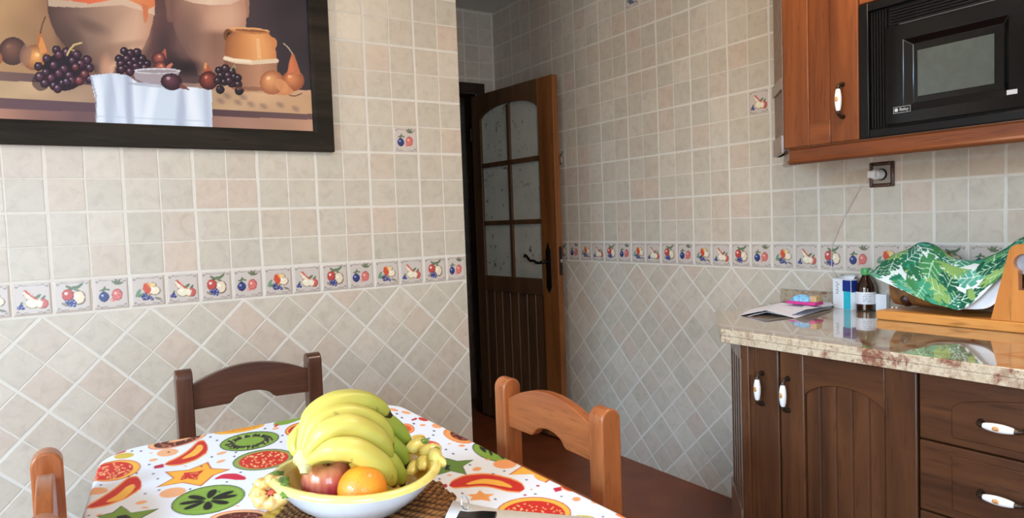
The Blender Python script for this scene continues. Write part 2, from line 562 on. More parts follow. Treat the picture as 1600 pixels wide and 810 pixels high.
def granite(name='granite', dark=1.0):
    m, nt, bs = new_mat(name)
    tc = node(nt, 'ShaderNodeTexCoord')
    v = tc.outputs['Object']
    n1 = noise(nt, v, 9, 6, 0.65, 1.5)
    n2 = noise(nt, v, 60, 5, 0.7)
    n3 = noise(nt, v, 130, 3, 0.6)
    base = ramp(nt, n2, [(p_, rgba(np.array(c_) * dark)) for p_, c_ in ((0.25, (140, 112, 90)), (0.40, (196, 172, 142)), (0.58, (222, 204, 174)), (0.8, (186, 154, 124)))])
    rust = ((n1 - 0.52) * 13.0).clamp() * ((n2 - 0.34) * 6.0).clamp() * 0.85
    c = mixc(nt, rust, base, rgba((128, 54, 32)))
    c = mixc(nt, ((n3 - 0.63) * 12.0).clamp() * 0.8, c, rgba((74, 48, 36)))
    nt.links.new(c, bs.inputs['Base Color'])
    bs.inputs['Roughness'].default_value = 0.07
    bs.inputs['Specular IOR Level'].default_value = 0.75
    bs.inputs['Coat Weight'].default_value = 0.8
    bs.inputs['Coat Roughness'].default_value = 0.02
granite()
granite('granite_polished', 0.80)        # polished faces darker than the sawn edge; dark reflections also put into the colour

def window_glass():
    m, nt, bs = new_mat('window_glass')
    out = nt.nodes['Material Output']
    tr = node(nt, 'ShaderNodeBsdfTransparent'); gl = node(nt, 'ShaderNodeBsdfGlossy')
    gl.inputs['Roughness'].default_value = 0.02
    mx = node(nt, 'ShaderNodeMixShader'); mx.inputs[0].default_value = 0.06
    nt.links.new(tr.outputs[0], mx.inputs[1]); nt.links.new(gl.outputs[0], mx.inputs[2])
    nt.links.new(mx.outputs[0], out.inputs[0])
window_glass()

# ------------------------------------------------------------------ the room
XR, YF, ZC, XE = 2.5464, 1.3312, 2.595, 1.5496        # right wall, far wall, ceiling, end of the back partition
XL, YN = -2.20, -4.0                                   # left wall, near wall (both out of view)
m = MB(); m.box((XL - 0.3, YN - 0.3, -0.12), (XR + 0.3, 3.2, 0.0)); struct(part('floor', m, 'floor_tile', smooth=0))
m = MB(); m.box((XL - 0.3, YN - 0.3, ZC), (XR + 0.3, 3.2, ZC + 0.12)); struct(part('ceiling', m, 'plaster', smooth=0))
m = MB(); m.box((XL - 0.15, 0, 0), (XE, 0.12, ZC)); struct(part('wall_back', m, 'tiles_back', smooth=0))
m = MB(); m.box((XR, YN - 0.15, 0), (XR + 0.15, 3.2, ZC)); struct(part('wall_right', m, 'tiles_right', smooth=0))
# far wall with its doorway
DX0, DX1, DZ = 1.585, 2.405, 2.075
m = MB()
m.box((0.7, YF, 0), (DX0, YF + 0.12, ZC)); m.box((DX1, YF, 0), (XR, YF + 0.12, ZC)); m.box((DX0, YF, DZ), (DX1, YF + 0.12, ZC))
struct(part('wall_far', m, 'tiles_far', smooth=0))
m = MB(); m.box((0.6, 0.12, 0), (0.7, 3.1, ZC)); struct(part('wall_corridor', m, 'hall_shade', smooth=0))
m = MB(); m.box((0.6, 3.1, 0), (XR, 3.2, ZC)); struct(part('wall_hall', m, 'hall_shade', smooth=0))
# left wall with an assumed window opening, near wall with an added balcony door opening (both lie behind the photographer's frame)
WY0, WY1, WZ0, WZ1 = -3.35, -0.95, 0.70, 2.42
m = MB()
m.box((XL - 0.15, YN, 0), (XL, WY0, ZC)); m.box((XL - 0.15, WY1, 0), (XL, 0, ZC))
m.box((XL - 0.15, WY0, 0), (XL, WY1, WZ0)); m.box((XL - 0.15, WY0, WZ1), (XL, WY1, ZC))
struct(part('wall_left', m, 'plaster_room', smooth=0))
BX0, BX1, BZ = -0.85, 0.55, 2.25
m = MB()
m.box((XL - 0.15, YN - 0.15, 0), (BX0, YN, ZC)); m.box((BX1, YN - 0.15, 0), (XR, YN, ZC)); m.box((BX0, YN - 0.15, BZ), (BX1, YN, ZC))
struct(part('wall_near', m, 'plaster_room', smooth=0))
def window(name, axis, a0, a1, z0, z1, plane):
    def bx(mb, lo_a, hi_a, lo_z, hi_z, d0, d1):
        if axis == 'Y': mb.box((plane + d0, lo_a, lo_z), (plane + d1, hi_a, hi_z))
        else: mb.box((lo_a, plane + d0, lo_z), (hi_a, plane + d1, hi_z))
    w = bpy.data.objects.new(name, None); COL.objects.link(w); struct(w)
    f = MB(); t = 0.06
    bx(f, a0, a0 + t, z0, z1, -.10, -.05); bx(f, a1 - t, a1, z0, z1, -.10, -.05)
    bx(f, a0 + t, a1 - t, z0, z0 + t, -.10, -.05); bx(f, a0 + t, a1 - t, z1 - t, z1, -.10, -.05)
    mid = (a0 + a1) / 2; bx(f, mid - .03, mid + .03, z0 + t, z1 - t, -.10, -.05)
    part('window_frame', f, 'white_plastic', w, 0.004)
    g = MB(); bx(g, a0 + t, a1 - t, z0 + t, z1 - t, -.078, -.072); part('window_pane', g, 'window_glass', w, smooth=0)
window('assumed_window_1', 'Y', WY0, WY1, WZ0, WZ1, XL)  # assumed window, out of view, for the daylight from the left
window('added_window_2', 'X', BX0, BX1, 0.0, BZ, YN)  # balcony door added out of view for the fill light

# door frame on the far wall
m = MB()
for (x0, x1, z0, z1) in ((DX0 - 0.055, DX0, 0, DZ + 0.06), (DX1, DX1 + 0.055, 0, DZ + 0.06), (DX0, DX1, DZ, DZ + 0.06)):
    m.box((x0, YF - 0.018, z0), (x1, YF, z1))
m.box((DX0, YF, 0), (DX0 + 0.012, YF + 0.12, DZ)); m.box((DX1 - 0.012, YF, 0), (DX1, YF + 0.12, DZ)); m.box((DX0 + .012, YF, DZ - 0.012), (DX1 - .012, YF + 0.12, DZ))
struct(part('trim_1', m, 'door_frame_wood', bevel=0.004))

# the open door: local x runs from the hinge to the lock edge, the visible face lies on local y = 0
DW, DH, DT, DO = 0.785, 2.04, 0.04, 0.05            # width, height, thickness, offset of the hinge into the reveal
door = bpy.data.objects.new('door_1', None); COL.objects.link(door); struct(door, 'dark wooden glazed door standing open against the tiled right wall')
door.location = (2.383 - 0.091 * DO, 1.31 + 0.996 * DO, 0.012)
door.rotation_euler = (0, 0, math.radians(-84.77))
SL, SR = 0.09, DO + 0.602                             # inner edges of the stiles
m = MB(); m.box((0, 0, 0), (SL, DT, DH)); part('hinge_stile', m, 'door_wood', door, 0.003)
m = MB(); m.box((SR, 0, 0), (DW, DT, DH)); part('lock_stile', m, 'lit_stile_wood', door, 0.003)
xm = (SL + SR) / 2
m = MB(); arc = []
for k in range(25):
    x = SL + (SR - SL) * k / 24; q = (x - xm) / ((SR - SL) / 2)
    arc.append((x, 1.865 + 0.085 * math.sqrt(max(0, 1 - (q * 0.97) ** 2))))
m.prism([(SR, DH), (SL, DH)] + arc, lambda p, q, t: (p, t, q), 0, DT); part('top_rail', m, 'door_wood', door, 0.0015)
m = MB(); m.box((SL, 0, 0.81), (SR, DT, 0.905)); part('middle_rail', m, 'door_wood', door, 0.003)
m = MB(); m.box((SL, 0, 0), (SR, DT, 0.12)); part('bottom_rail', m, 'door_wood', door, 0.003)
m = MB(); m.box((xm - .012, 0.003, 0.9), (xm + .012, DT - .003, 1.94)); part('glazing_bar', m, 'door_wood', door, 0.003)
for z in (1.235, 1.595):
    m = MB(); m.box((SL, 0.002, z - .014), (SR, DT - .002, z + .014)); part('glazing_bar', m, 'door_wood', door, 0.003)
for (x0, x1) in ((SL, xm - .012), (xm + .012, SR)):
    for (z0, z1) in ((0.905, 1.221), (1.249, 1.581), (1.609, 1.955)):
        m = MB(); m.box((x0, 0.017, z0), (x1, 0.022, z1)); part('glass_pane', m, 'frosted_glass', door, smooth=0)
m = MB(); n = 7
for k in range(n):
    x0 = SL + (SR - SL) * k / n; x1 = SL + (SR - SL) * (k + 1) / n
    m.prism([(x0 + .001, .016), (x0 + .005, .010), (x1 - .005, .010), (x1 - .001, .016), (x1 - .001, .028), (x0 + .001, .028)], lambda p, q, t: (p, q, t), 0.12, 0.81)
m.box((SL, .018, .12), (SR, .026, .81))
part('boarded_panel', m, 'door_wood', door, smooth=0)
hx_ = DO + 0.66
m = MB(); pl = [(hx_ - .020, .86), (hx_ - .012, .845), (hx_, .83), (hx_ + .012, .845), (hx_ + .020, .86), (hx_ + .020, 1.07), (hx_ + .010, 1.085), (hx_ + .007, 1.10), (hx_, 1.115), (hx_ - .007, 1.10), (hx_ - .010, 1.085), (hx_ - .020, 1.07)]
m.prism(pl, lambda p, q, t: (p, t, q), -0.005, 0.0); hp = part('handle_plate', m, 'iron', door, 0.001)
m = MB(); m.tube(smooth_curve([(hx_, -.004, 1.005), (hx_ - .002, -.045, 1.005), (hx_ - .04, -.05, 1.0), (hx_ - .075, -.05, 1.012), (hx_ - .105, -.05, 1.012), (hx_ - .135, -.05, 1.035), (hx_ - .15, -.05, 1.042), (hx_ - .158, -.05, 1.03)]), [0.009] * 12 + [0.0075] * 38 + [0.006] * 7, 10)
part('handle_lever', m, 'iron', hp)
m = MB(); m.box((DW, .012, .93), (DW + .003, .030, 1.09)); lp = part('lock_plate', m, 'iron', door)
m = MB(); m.box((DW + .003, .015, 1.0), (DW + .010, .027, 1.02)); part('latch_bolt', m, 'chrome', lp, .001)
m = MB(); m.box((hx_ - .02, DT, .84), (hx_ + .02, DT + .005, 1.1)); m.tube([(hx_, DT + .004, 1.005), (hx_, DT + .03, 1.005), (hx_ - .1, DT + .032, 1.005)], .008, 8); part('back_handle', m, 'iron', door)
for z in (.25, 1.8):
    m = MB(); m.tube([(-.006, -.004, z - .04), (-.006, -.004, z + .04)], .006, 8); part('hinge', m, 'iron', door)

# fruit border tiles: one raised strip of glazed tiles per wall, painted per vertex
def fruit_tile(kind, n=44):
    g = np.linspace(0, 1, n); U, V = np.meshgrid(g, g, indexing='ij')
    p = Paint(np.stack([U.ravel(), V.ravel()], 1), (206, 193, 182))
    sc = (120, 112, 110)
    for (cx, sx) in ((0.0, 1), (1.0, -1)):
        for (cy, sy) in ((0.0, 1), (1.0, -1)):
            pts = [(cx + sx * (.06 + .30 * t), cy + sy * (.07 + .045 * math.sin(t * 9) * (1 - t))) for t in np.linspace(0, 1, 14)]
            p.line(pts, .013, sc, .6)
            p.ell(cx + sx * .09, cy + sy * .11, .035, .03, sc, 30, .55)
    p.line([(.36, .93), (.64, .93)], .010, sc, .45)
    leaf = lambda x, y, a, l=.12, c=(98, 116, 84): p.ell(x, y, l, l * .36, c, a)
    def ball(x, y, rx, ry, c, dark, hi=(250, 244, 236), ang=0):
        p.ell(x, y, rx, ry, dark, ang); p.ell(x - rx * .08, y + ry * .06, rx * .86, ry * .86, c, ang)
        p.ell(x - rx * .28, y + ry * .30, rx * .28, ry * .22, hi, ang, .75)
    if kind == 'A':        # two pears and a red apple
        leaf(.62, .55, 35, .13); leaf(.78, .50, 60, .11); leaf(.20, .36, 60, .09)
        ball(.43, .56, .11, .27, (238, 222, 196), (170, 70, 56), ang=32)
        ball(.50, .36, .20, .17, (238, 226, 196), (136, 128, 96))
        ball(.78, .33, .14, .16, (204, 98, 88), (146, 62, 56))
        ball(.68, .33, .09, .15, (242, 226, 200), (190, 150, 120))
        p.line([(.33, .76), (.45, .62), (.58, .50)], .03, (196, 84, 70))
        for q in ((.19, .30), (.13, .24), (.23, .23)): ball(q[0], q[1], .055, .055, (52, 62, 132), (28, 34, 84))
    elif kind == 'B':      # red apple, pear and grapes
        leaf(.52, .76, 10, .16); leaf(.70, .82, 40, .13); leaf(.40, .80, -30, .11); leaf(.60, .70, -30, .12, (120, 132, 100))
        ball(.66, .43, .20, .24, (232, 214, 184), (130, 104, 80))
        ball(.36, .54, .17, .20, (194, 78, 68), (132, 48, 44))
        for q in ((.36, .26), (.45, .30), (.54, .28), (.42, .20), (.52, .19), (.33, .33), (.48, .36)): ball(q[0], q[1], .058, .058, (60, 72, 140), (32, 38, 92))
        leaf(.26, .24, -35, .11, (138, 126, 110))
    elif kind == 'C':      # blue plum and raspberry
        leaf(.30, .66, 70, .10); leaf(.22, .62, 20, .08); leaf(.38, .64, -25, .08)
        for a in (20, 60, 100, 140): leaf(.68 + .10 * math.cos(math.radians(a)), .78 + .10 * math.sin(math.radians(a)), a, .10, (108, 116, 88))
        ball(.28, .40, .15, .17, (54, 62, 120), (30, 36, 80), (196, 204, 232))
        ball(.67, .44, .16, .20, (204, 104, 96), (160, 72, 68))
        for k in range(16):
            a = k * 2.4; r = .035 * math.sqrt(k); p.ell(.67 + r * math.cos(a), .42 + r * math.sin(a) * 1.25, .026, .026, (232, 136, 126), 0, .9)
        ball(.52, .27, .07, .06, (222, 130, 118), (180, 84, 78))
    else:                  # peach, pear and grapes
        leaf(.20, .44, 60, .16, (120, 150, 120)); leaf(.30, .36, 20, .14, (110, 136, 106)); leaf(.80, .20, -20, .12, (132, 124, 104))
        ball(.62, .56, .15, .23, (232, 204, 150), (140, 116, 78), ang=-20)
        ball(.72, .48, .17, .16, (238, 222, 194), (146, 128, 100))
        p.poly([(.33, .56), (.38, .74), (.52, .78), (.60, .66), (.58, .46), (.48, .36)], (208, 84, 56))
        p.poly([(.46, .76), (.54, .76), (.60, .64), (.56, .60)], (236, 170, 84))
        for q in ((.33, .30), (.42, .33), (.51, .29), (.37, .23), (.46, .22), (.57, .24), (.40, .40), (.62, .20)): ball(q[0], q[1], .054, .054, (50, 60, 124), (28, 32, 80))
    return U, V, p.C
FT = {k: fruit_tile(k) for k in 'ABCD'}
def fruit_strip(name, tiles, frame):
    """tiles: list of (kind, col, row); frame(u, v, h) gives world points"""
    allP, allC, faces, off = [], [], [], 0
    for kind, c, r in tiles:
        U, V, C = FT[kind]; n = U.shape[0]
        e = np.minimum(np.minimum(U, 1 - U), np.minimum(V, 1 - V))
        h = 0.0016 * np.clip(e / 0.03, 0.0, 1) ** 0.5 + 0.0004
        u = c + 0.045 + 0.91 * U; v = r + 0.045 + 0.91 * V
        allP.append(frame(u.ravel(), v.ravel(), h.ravel())); allC.append(C)
        i, j = np.meshgrid(np.arange(n - 1), np.arange(n - 1), indexing='ij')
        faces.append(np.stack([i * n + j, (i + 1) * n + j, (i + 1) * n + j + 1, i * n + j + 1], -1).reshape(-1, 4) + off); off += n * n
    P = np.concatenate(allP); C = np.concatenate(allC); q = np.concatenate(faces)
    me = bpy.data.meshes.new(name)
    me.vertices.add(len(P)); me.vertices.foreach_set('co', P.reshape(-1).astype(np.float32))
    me.loops.add(q.size); me.loops.foreach_set('vertex_index', q.ravel().astype(np.int32))
    me.polygons.add(len(q)); me.polygons.foreach_set('loop_start', (np.arange(len(q)) * 4).astype(np.int32)); me.update(calc_edges=True)
    return struct(mesh_part(name, me, 'decor_tile', colors=C, smooth=60))
f_back = lambda u, v, h: np.stack([u * TP, -h, (v + 10.75) * TP], 1)
f_right = lambda u, v, h: np.stack([XR - h, (5.764 - u) * TP, (v + 10.8314) * TP], 1)
fruit_strip('trim_2', [('ABCD'[c % 4], c, -1) for c in range(-7, 14)] , f_back)
fruit_strip('trim_3', [('CDAB'[c % 4], c, -1) for c in range(-4, 27)], f_right)
fruit_strip('trim_4', [('C', 12, 4)], f_back)
fruit_strip('trim_5', [('A', 12, 5), ('B', -1, 4), ('D', 5, 11)], f_right)
# the border tile cut by the partition's end
def cut(u, v, h): return f_back(14 + (u - 14) * 0.86, v, h)
fruit_strip('trim_6', [('C', 14, -1)], cut)

# ------------------------------------------------------------------ base cabinets, worktop
ZT, XF = 0.892, 1.8429          # worktop height and front edge
XD = 1.876                      # door fronts
YA = -1.136                     # where the cabinet front turns into the angled corner
YEND = -2.62                    # the run of cabinets goes on beyond the frame
m = MB()
outl = [(XF, YEND), (XF, -1.088), (1.850, -1.078), (2.118, -0.818), (2.128, -0.812), (XR, -0.802), (XR, YEND)]
m.prism(outl, lambda p, q, t: (p, q, t), ZT - 0.0215, ZT)
ct = thing('worktop', 'polished beige granite worktop with rust veins along the right wall', 'worktop', (2.2, -1.7, ZT - .043))
sl = part('slab', m, 'granite', ct, 0.0025, smooth=30)
sl.data.materials.append(MATS['granite_polished'])
for f in sl.data.polygons:
    if abs(f.normal.z) > .9: f.material_index = 1
o2 = [(XF + .0005, YEND), (XF + .0005, -1.089), (1.851, -1.0775), (2.1185, -0.8185), (2.129, -0.8125), (XR, -0.8025), (XR, -0.86), (2.15, -0.87), (1.90, -1.11), (1.90, YEND)]
m = MB(); m.prism(o2, lambda p, q, t: (p, q, t), ZT - 0.043, ZT - 0.0215); part('edge_strip', m, 'granite', ct, 0.0025, smooth=30)
m = MB(); m.box((XR - .02, YEND, ZT), (XR, -0.80, ZT + .052)); tag(set_base(part('granite_upstand', m, 'granite_polished', bevel=.003), (XR - .01, -1.7, ZT)), 'low strip of brown granite upstand behind the papers and medicine box', 'upstand')

def pull_handle(parent, c, along, out=(-1, 0, 0), L=0.10):
    """porcelain pull with bronze ends; c = centre on the door face"""
    c = np.array(c, float); a = np.array(along, float); o = np.array(out, float)
    b = MB()
    f0, f1 = c - a * L * .46, c + a * L * .46
    path = [f0 - o * .001, f0 + o * .005, f0 + o * .014, f0 + o * .021 + a * .004, f0 + o * .025 + a * .012, f0 + o * .025 + a * .022,
            f1 + o * .025 - a * .022, f1 + o * .025 - a * .012, f1 + o * .021 - a * .004, f1 + o * .014, f1 + o * .005, f1 - o * .001]
    b.tube(path, [.0085, .0075, .0045, .0048, .0062, .0045, .0045, .0062, .0048, .0045, .0075, .0085], 12)
    part('handle', b, 'bronze', parent, smooth=60)
    p = MB(); n = 15
    pts = [c + o * .025 + a * (t - .5) * L * 0.62 for t in np.linspace(0, 1, n)]
    p.tube(pts, [0.0058 + 0.0046 * math.sin(math.pi * t) ** 0.7 for t in np.linspace(0, 1, n)], 16)
    g = part('porcelain_grip', p, 'porcelain', parent, smooth=60)
    f = MB(); side = np.cross(a, o); f.ball(c + o * .0340 + a * .002, np.abs(a) * .009 + np.abs(o) * .0022 + np.abs(side) * .0055, 10)
    part('flower_motif', f, 'porcelain_flower', parent, smooth=60)

def door_front(parent, name, X, y0, y1, z0, z1, woods, arch=True, boards=6, frame=(.075, .075, .075, .08), flat=False):
    """framed cabinet door on the plane X facing -x, y0 > y1 (y0 is the left edge seen from the room)"""
    T = .020; l, r, b, t = frame
    d = bpy.data.objects.new(name, None); COL.objects.link(d); d.parent = parent; d['base'] = list(parent['base'])
    fn = lambda p, q, s: (s, p, q)
    m = MB(); m.box((X, y0 - l, z0), (X + T, y0, z1)); m.box((X, y1, z0), (X + T, y1 + r, z1)); part('stile', m, woods[0], d, .0035)
    ya, yb = y0 - l, y1 + r
    arcp = []
    for k in range(21):
        y = ya + (yb - ya) * k / 20; q = (k / 20 - .5) * 2
        arcp.append((y, z1 - t - (0.045 * (1 - math.sqrt(max(0, 1 - (q * .93) ** 2))) / .63 if arch else 0)))
    m = MB(); m.prism([(yb, z1), (ya, z1)] + arcp, fn, X, X + T); part('top_rail', m, woods[1], d, .0025)
    m = MB(); m.box((X, yb, z0), (X + T, ya, z0 + b)); part('bottom_rail', m, woods[1], d, .003)
    m = MB()
    if boards:
        for k in range(boards):
            p0 = ya + (yb - ya) * k / boards; p1 = ya + (yb - ya) * (k + 1) / boards
            m.prism([(p0 - .0008, X + .012), (p0 - .005, X + .007), (p1 + .005, X + .007), (p1 + .0008, X + .012), (p1 + .0008, X + .018), (p0 - .0008, X + .018)], lambda p, q, s: (q, p, s), z0 + b, z1 - t)
        m.box((X + .0125, yb, z0 + b), (X + .018, ya, z1 - t))
    else:
        m.box((X + .008, yb, z0 + b), (X + .018, ya, z1 - t))
    part('panel', m, woods[0], d, smooth=0)
    return d

def pilaster(parent, name, p0, p1, z0, z1, blocks, depth=.02, mat='pilaster_glare_wood', flutes=4):
    """fluted pilaster on the face from p0 to p1 (plan points), with taller blocks at the ends"""
    p0 = np.array(p0); p1 = np.array(p1); e = (p1 - p0); L = np.linalg.norm(e); e /= L; nrm = np.array([e[1], -e[0]])
    if nrm @ np.array([-1, 0.2]) < 0: nrm = -nrm
    m = MB()
    sec = [(0, -depth), (0, 0)]
    w = L / (flutes * 2 + 1)
    for k in range(flutes):
        a = w * (2 * k + 1); sec += [(a, 0), (a + w * .25, -.004), (a + w * .75, -.004), (a + w, 0)]
    sec += [(L, 0), (L, -depth)]
    m.prism(sec, lambda s, d, t: (*(p0 + e * s + nrm * d), t), z0, z1)
    for (a, b) in blocks:
        m.prism([(-.0, -depth), (-.0, .007), (L, .007), (L, -depth)], lambda s, d, t: (*(p0 + e * s + nrm * d), t), a, b)
    return part(name, m, mat, parent, .0015, smooth=30)

CB, CTOP = 0.10, ZT - 0.0435
# corner cabinet with the angled, fluted end
G = 'base cabinets under the granite worktop'
c1 = thing('base_cabinet', 'narrow dark wood base cabinet with angled fluted corner, left end of the worktop run', 'cabinet', (2.2, -1.1, 0), G)
m = MB(); XB = XD + .022
body = [(XB, -1.2715), (XB, YA - .012), (2.085, YA + .197), (XR - .002, YA + .197), (XR - .002, -1.2715)]
m.prism(body, lambda p, q, t: (p, q, t), CB, CTOP); part('carcass', m, 'base_wood', c1, smooth=0)
m = MB(); m.prism([(XB + .06, -1.2715), (XB + .06, YA), (2.13, YA + .16), (XR, YA + .16), (XR, -1.2715)], lambda p, q, t: (p, q, t), 0, CB); part('plinth', m, 'base_wood_flat', c1, smooth=0)
d1 = door_front(c1, 'door', XD, YA, -1.2695, CB + .02, CTOP - .004, ('base_wood', 'base_wood_flat'), arch=False, boards=0, frame=(.028, .085, .075, .09))
pull_handle(d1, (XD, -1.214, .722), (0, 0, 1))
pilaster(c1, 'fluted_corner', (XD + .006, YA + .006), (2.085, YA + .215), CB, CTOP, ((CTOP - .05, CTOP), (CB, CB + .22)))
# door cabinet
c2 = thing('base_cabinet', 'dark wood base cabinet with one arched boarded door', 'cabinet', (2.2, -1.47, 0), G)
m = MB(); m.box((XB, -1.667, CB), (XR - .002, -1.2735, CTOP)); part('carcass', m, 'base_wood', c2, smooth=0)
m = MB(); m.box((XB + .06, -1.667, 0), (XR - .002, -1.2735, CB)); part('plinth', m, 'base_wood_flat', c2, smooth=0)
d2 = door_front(c2, 'door', XD, -1.2745, -1.6645, CB + .02, CTOP - .004, ('base_wood', 'base_wood_flat'), True, 5, (.078, .08, .075, .075))
pull_handle(d2, (XD, -1.302, .72), (0, 0, 1))
# drawer cabinet
c3 = thing('base_cabinet', 'dark wood drawer cabinet with horizontal porcelain pulls, at the right edge of the photo', 'cabinet', (2.2, -1.9, 0), G)
m = MB(); m.box((XB, -2.13, CB), (XR - .002, -1.6685, CTOP)); part('carcass', m, 'base_wood', c3, smooth=0)
m = MB(); m.box((XB + .06, -2.13, 0), (XR - .002, -1.6685, CB)); part('plinth', m, 'base_wood_flat', c3, smooth=0)
def drawer_front(z0, z1, hz_, raise_):
    y0, y1 = -1.6705, -2.128
    dr = bpy.data.objects.new('drawer', None); COL.objects.link(dr); dr.parent = c3; dr['base'] = list(c3['base'])
    m = MB(); m.box((XD, y1, z0), (XD + .02, y0, z1)); part('front', m, 'base_wood_flat', dr, .003)
    pts = []
    n = 12; w0, w1 = y0 - .075, y1 + .075
    mb = MB()
    prof = [(0, XD), (.012, XD - .006), (.030, XD - .006)]
    mb.prism([(w0, z0 + .018), (w0, z1 - .07), (w0 - .02, z1 - .055), (w0 - .06, z1 - .045), ((w0 + w1) / 2, z1 - .03), (w1 + .06, z1 - .045), (w1 + .02, z1 - .055), (w1, z1 - .07), (w1, z0 + .018)] if raise_ else [(w0, z0 + .02), (w0, z1 - .02), (w1, z1 - .02), (w1, z0 + .02)], lambda p, q, s: (s, p, q), XD - .004, XD + .004)
    part('raised_panel', mb, 'base_wood_flat', dr, .003)
    pull_handle(dr, (XD - .004, -1.855, hz_), (0, 1, 0))
drawer_front(.683, CTOP - .004, .753, True)
drawer_front(.506, .679, .590, False)
drawer_front(.312, .502, .405, False)
drawer_front(.12, .308, .215, False)
# one more unit beyond the frame carries the end of the worktop
c4 = thing('base_cabinet', 'dark wood base cabinet beyond the right edge of the photo', 'cabinet', (2.2, -2.37, 0), G)
m = MB(); m.box((XB, -2.60, CB), (XR, -2.1315, CTOP)); part('carcass', m, 'base_wood', c4, smooth=0)
m = MB(); m.box((XB + .06, -2.60, 0), (XR, -2.1315, CB)); part('plinth', m, 'base_wood_flat', c4, smooth=0)
door_front(c4, 'door', XD, -2.133, -2.598, CB + .02, CTOP - .004, ('base_wood', 'base_wood_flat'), True, 5)

# ------------------------------------------------------------------ wall cabinets, microwave
XU = 2.21
ZU, ZUT = 1.452, 2.25
wc = thing('wall_cabinet', 'reddish wooden wall cabinet door unit with fluted angled corner, left of the microwave', 'cabinet', (2.4, -1.15, ZU))
XUB = XU + .022
m = MB(); m.prism([(XUB, -1.3245), (XUB, -1.062), (2.31, -0.968), (XR, -0.968), (XR, -1.3245)], lambda p, q, t: (p, q, t), ZU + .012, ZUT); part('carcass', m, 'cabinet_wood', wc, smooth=0)
du = door_front(wc, 'door', XU, -1.058, -1.3235, ZU + .008, ZUT - .01, ('cabinet_wood', 'cabinet_wood_flat'), True, 0, (.095, .095, .075, .08))
pull_handle(du, (XU, -1.272, 1.588), (0, 0, 1), L=.108)
# the angled fluted corner: plan line from the door's edge, turned 45 degrees
PU0 = np.array([XU + .004, -1.052]); PU1 = PU0 + np.array([.125, .125])
pilaster(wc, 'fluted_corner', PU0, PU1, ZU - .005, ZUT, ((ZU - .005, ZU + .055), (1.66, 1.70)), flutes=5)
mh = thing('wall_cabinet', 'reddish wooden housing around the built-in microwave', 'cabinet', (2.4, -1.63, ZU))
MY0, MY1, MZ0, MZ1 = -1.329, -1.926, 1.460, 1.862
m = MB()
m.box((XUB, MY1 - .10, ZU + .012), (XR, MY1 - .012, ZUT)); m.box((XUB, MY1 - .012, MZ1 - .012), (XR, -1.3255, ZUT))
m.box((XUB, MY1 - .012, ZU + .012), (XR, -1.3255, ZU + .024)); m.box((XUB, -1.342, ZU + .024), (XR, -1.3255, MZ1 - .012)); m.box((XR - .012, MY1, ZU + .024), (XR, -1.342, MZ1 - .012))
part('carcass', m, 'cabinet_wood', mh, smooth=0)
m = MB(); m.box((XU, MY1 - .10, MZ1 + .003), (XU + .02, -1.3265, ZUT - .01)); part('flap_door', m, 'cabinet_wood_flat', mh, .003)
m = MB(); m.box((XU, MY1 - .10, ZU + .008), (XU + .02, MY1 - .006, MZ1)); part('side_stile', m, 'cabinet_wood', mh, .003)
# light valance running under both wall cabinets
vl = thing('valance', 'dark reddish wood moulding under the wall cabinets and microwave', 'moulding', (2.2, -1.5, 1.40))
ze, zt_ = 1.402, 1.456
xv = 2.178
prof = [(0, 0), (-.006, .004), (-.008, .010), (-.004, .015), (-.003, .048), (-.007, .054), (.022, .054), (.022, 0)]
m = MB(); m.prism(prof, lambda p, q, t: (xv + .010 + p, t - (p * .41 if t > -1.3 else 0), ze + q), -2.02, -1.098); part('front_moulding', m, 'cabinet_wood_flat', vl, .0015, smooth=30)
m = MB(); a = np.array([xv + .010, -1.098]); e = np.array([.7071, .7071]); nn = np.array([-.7071, .7071])
m.prism(prof, lambda p, q, t: (*(a + e * t - nn * p), ze + q), 0, .115); part('corner_moulding', m, 'pilaster_glare_wood', vl, .0015, smooth=30)
m = MB(); m.box((xv + .03, -2.02, ze + .004), (xv + .045, -1.11, ze + .03)); part('back_strip', m, 'base_wood_flat', vl, smooth=0)

# microwave
mw = thing('microwave', 'black built-in microwave oven with grey glass window above the worktop', 'microwave', (2.2, -1.63, MZ0))
XM = XU - .006
m = MB(); m.box((XM + .03, MY1 + .02, MZ0 + .02), (XR - .03, MY0 - .02, MZ1 - .02)); part('body', m, 'black_matte', mw, smooth=0)
m = MB()      # the trim kit: flat outer frame
for (a, b, c, d) in ((MY0, MY0 - .030, MZ0, MZ1), (MY1 + .030, MY1, MZ0, MZ1), (MY0 - .030, MY1 + .030, MZ0, MZ0 + .026), (MY0 - .030, MY1 + .030, MZ1 - .026, MZ1)):
    m.box((XM, b, c), (XM + .03, a, d))
part('trim_frame', m, 'black_plastic', mw, .003)
m = MB()
for k in range(6):
    y = MY0 - .034 - k * .0085; m.box((XM + .008, y - .0052, MZ0 + .03), (XM + .03, y, MZ1 - .03))
for k in range(7):
    z = MZ1 - .034 - k * .0085; m.box((XM + .008, MY1 + .034, z - .0055), (XM + .03, MY0 - .09, z))
m.box((XM + .016, MY1 + .03, MZ0 + .026), (XM + .03, MY0 - .03, MZ1 - .026))
part('ventilation_louvre', m, 'black_plastic', mw, smooth=0)
XO = XM - .006
DY0, DY1, DZ0, DZ1 = -1.412, MY1 + .036, 1.492, 1.772
WY_0, WY_1, WZ_0, WZ_1 = -1.487, -1.716, 1.545, 1.712       # window opening in the door
m = MB(); bev = .022
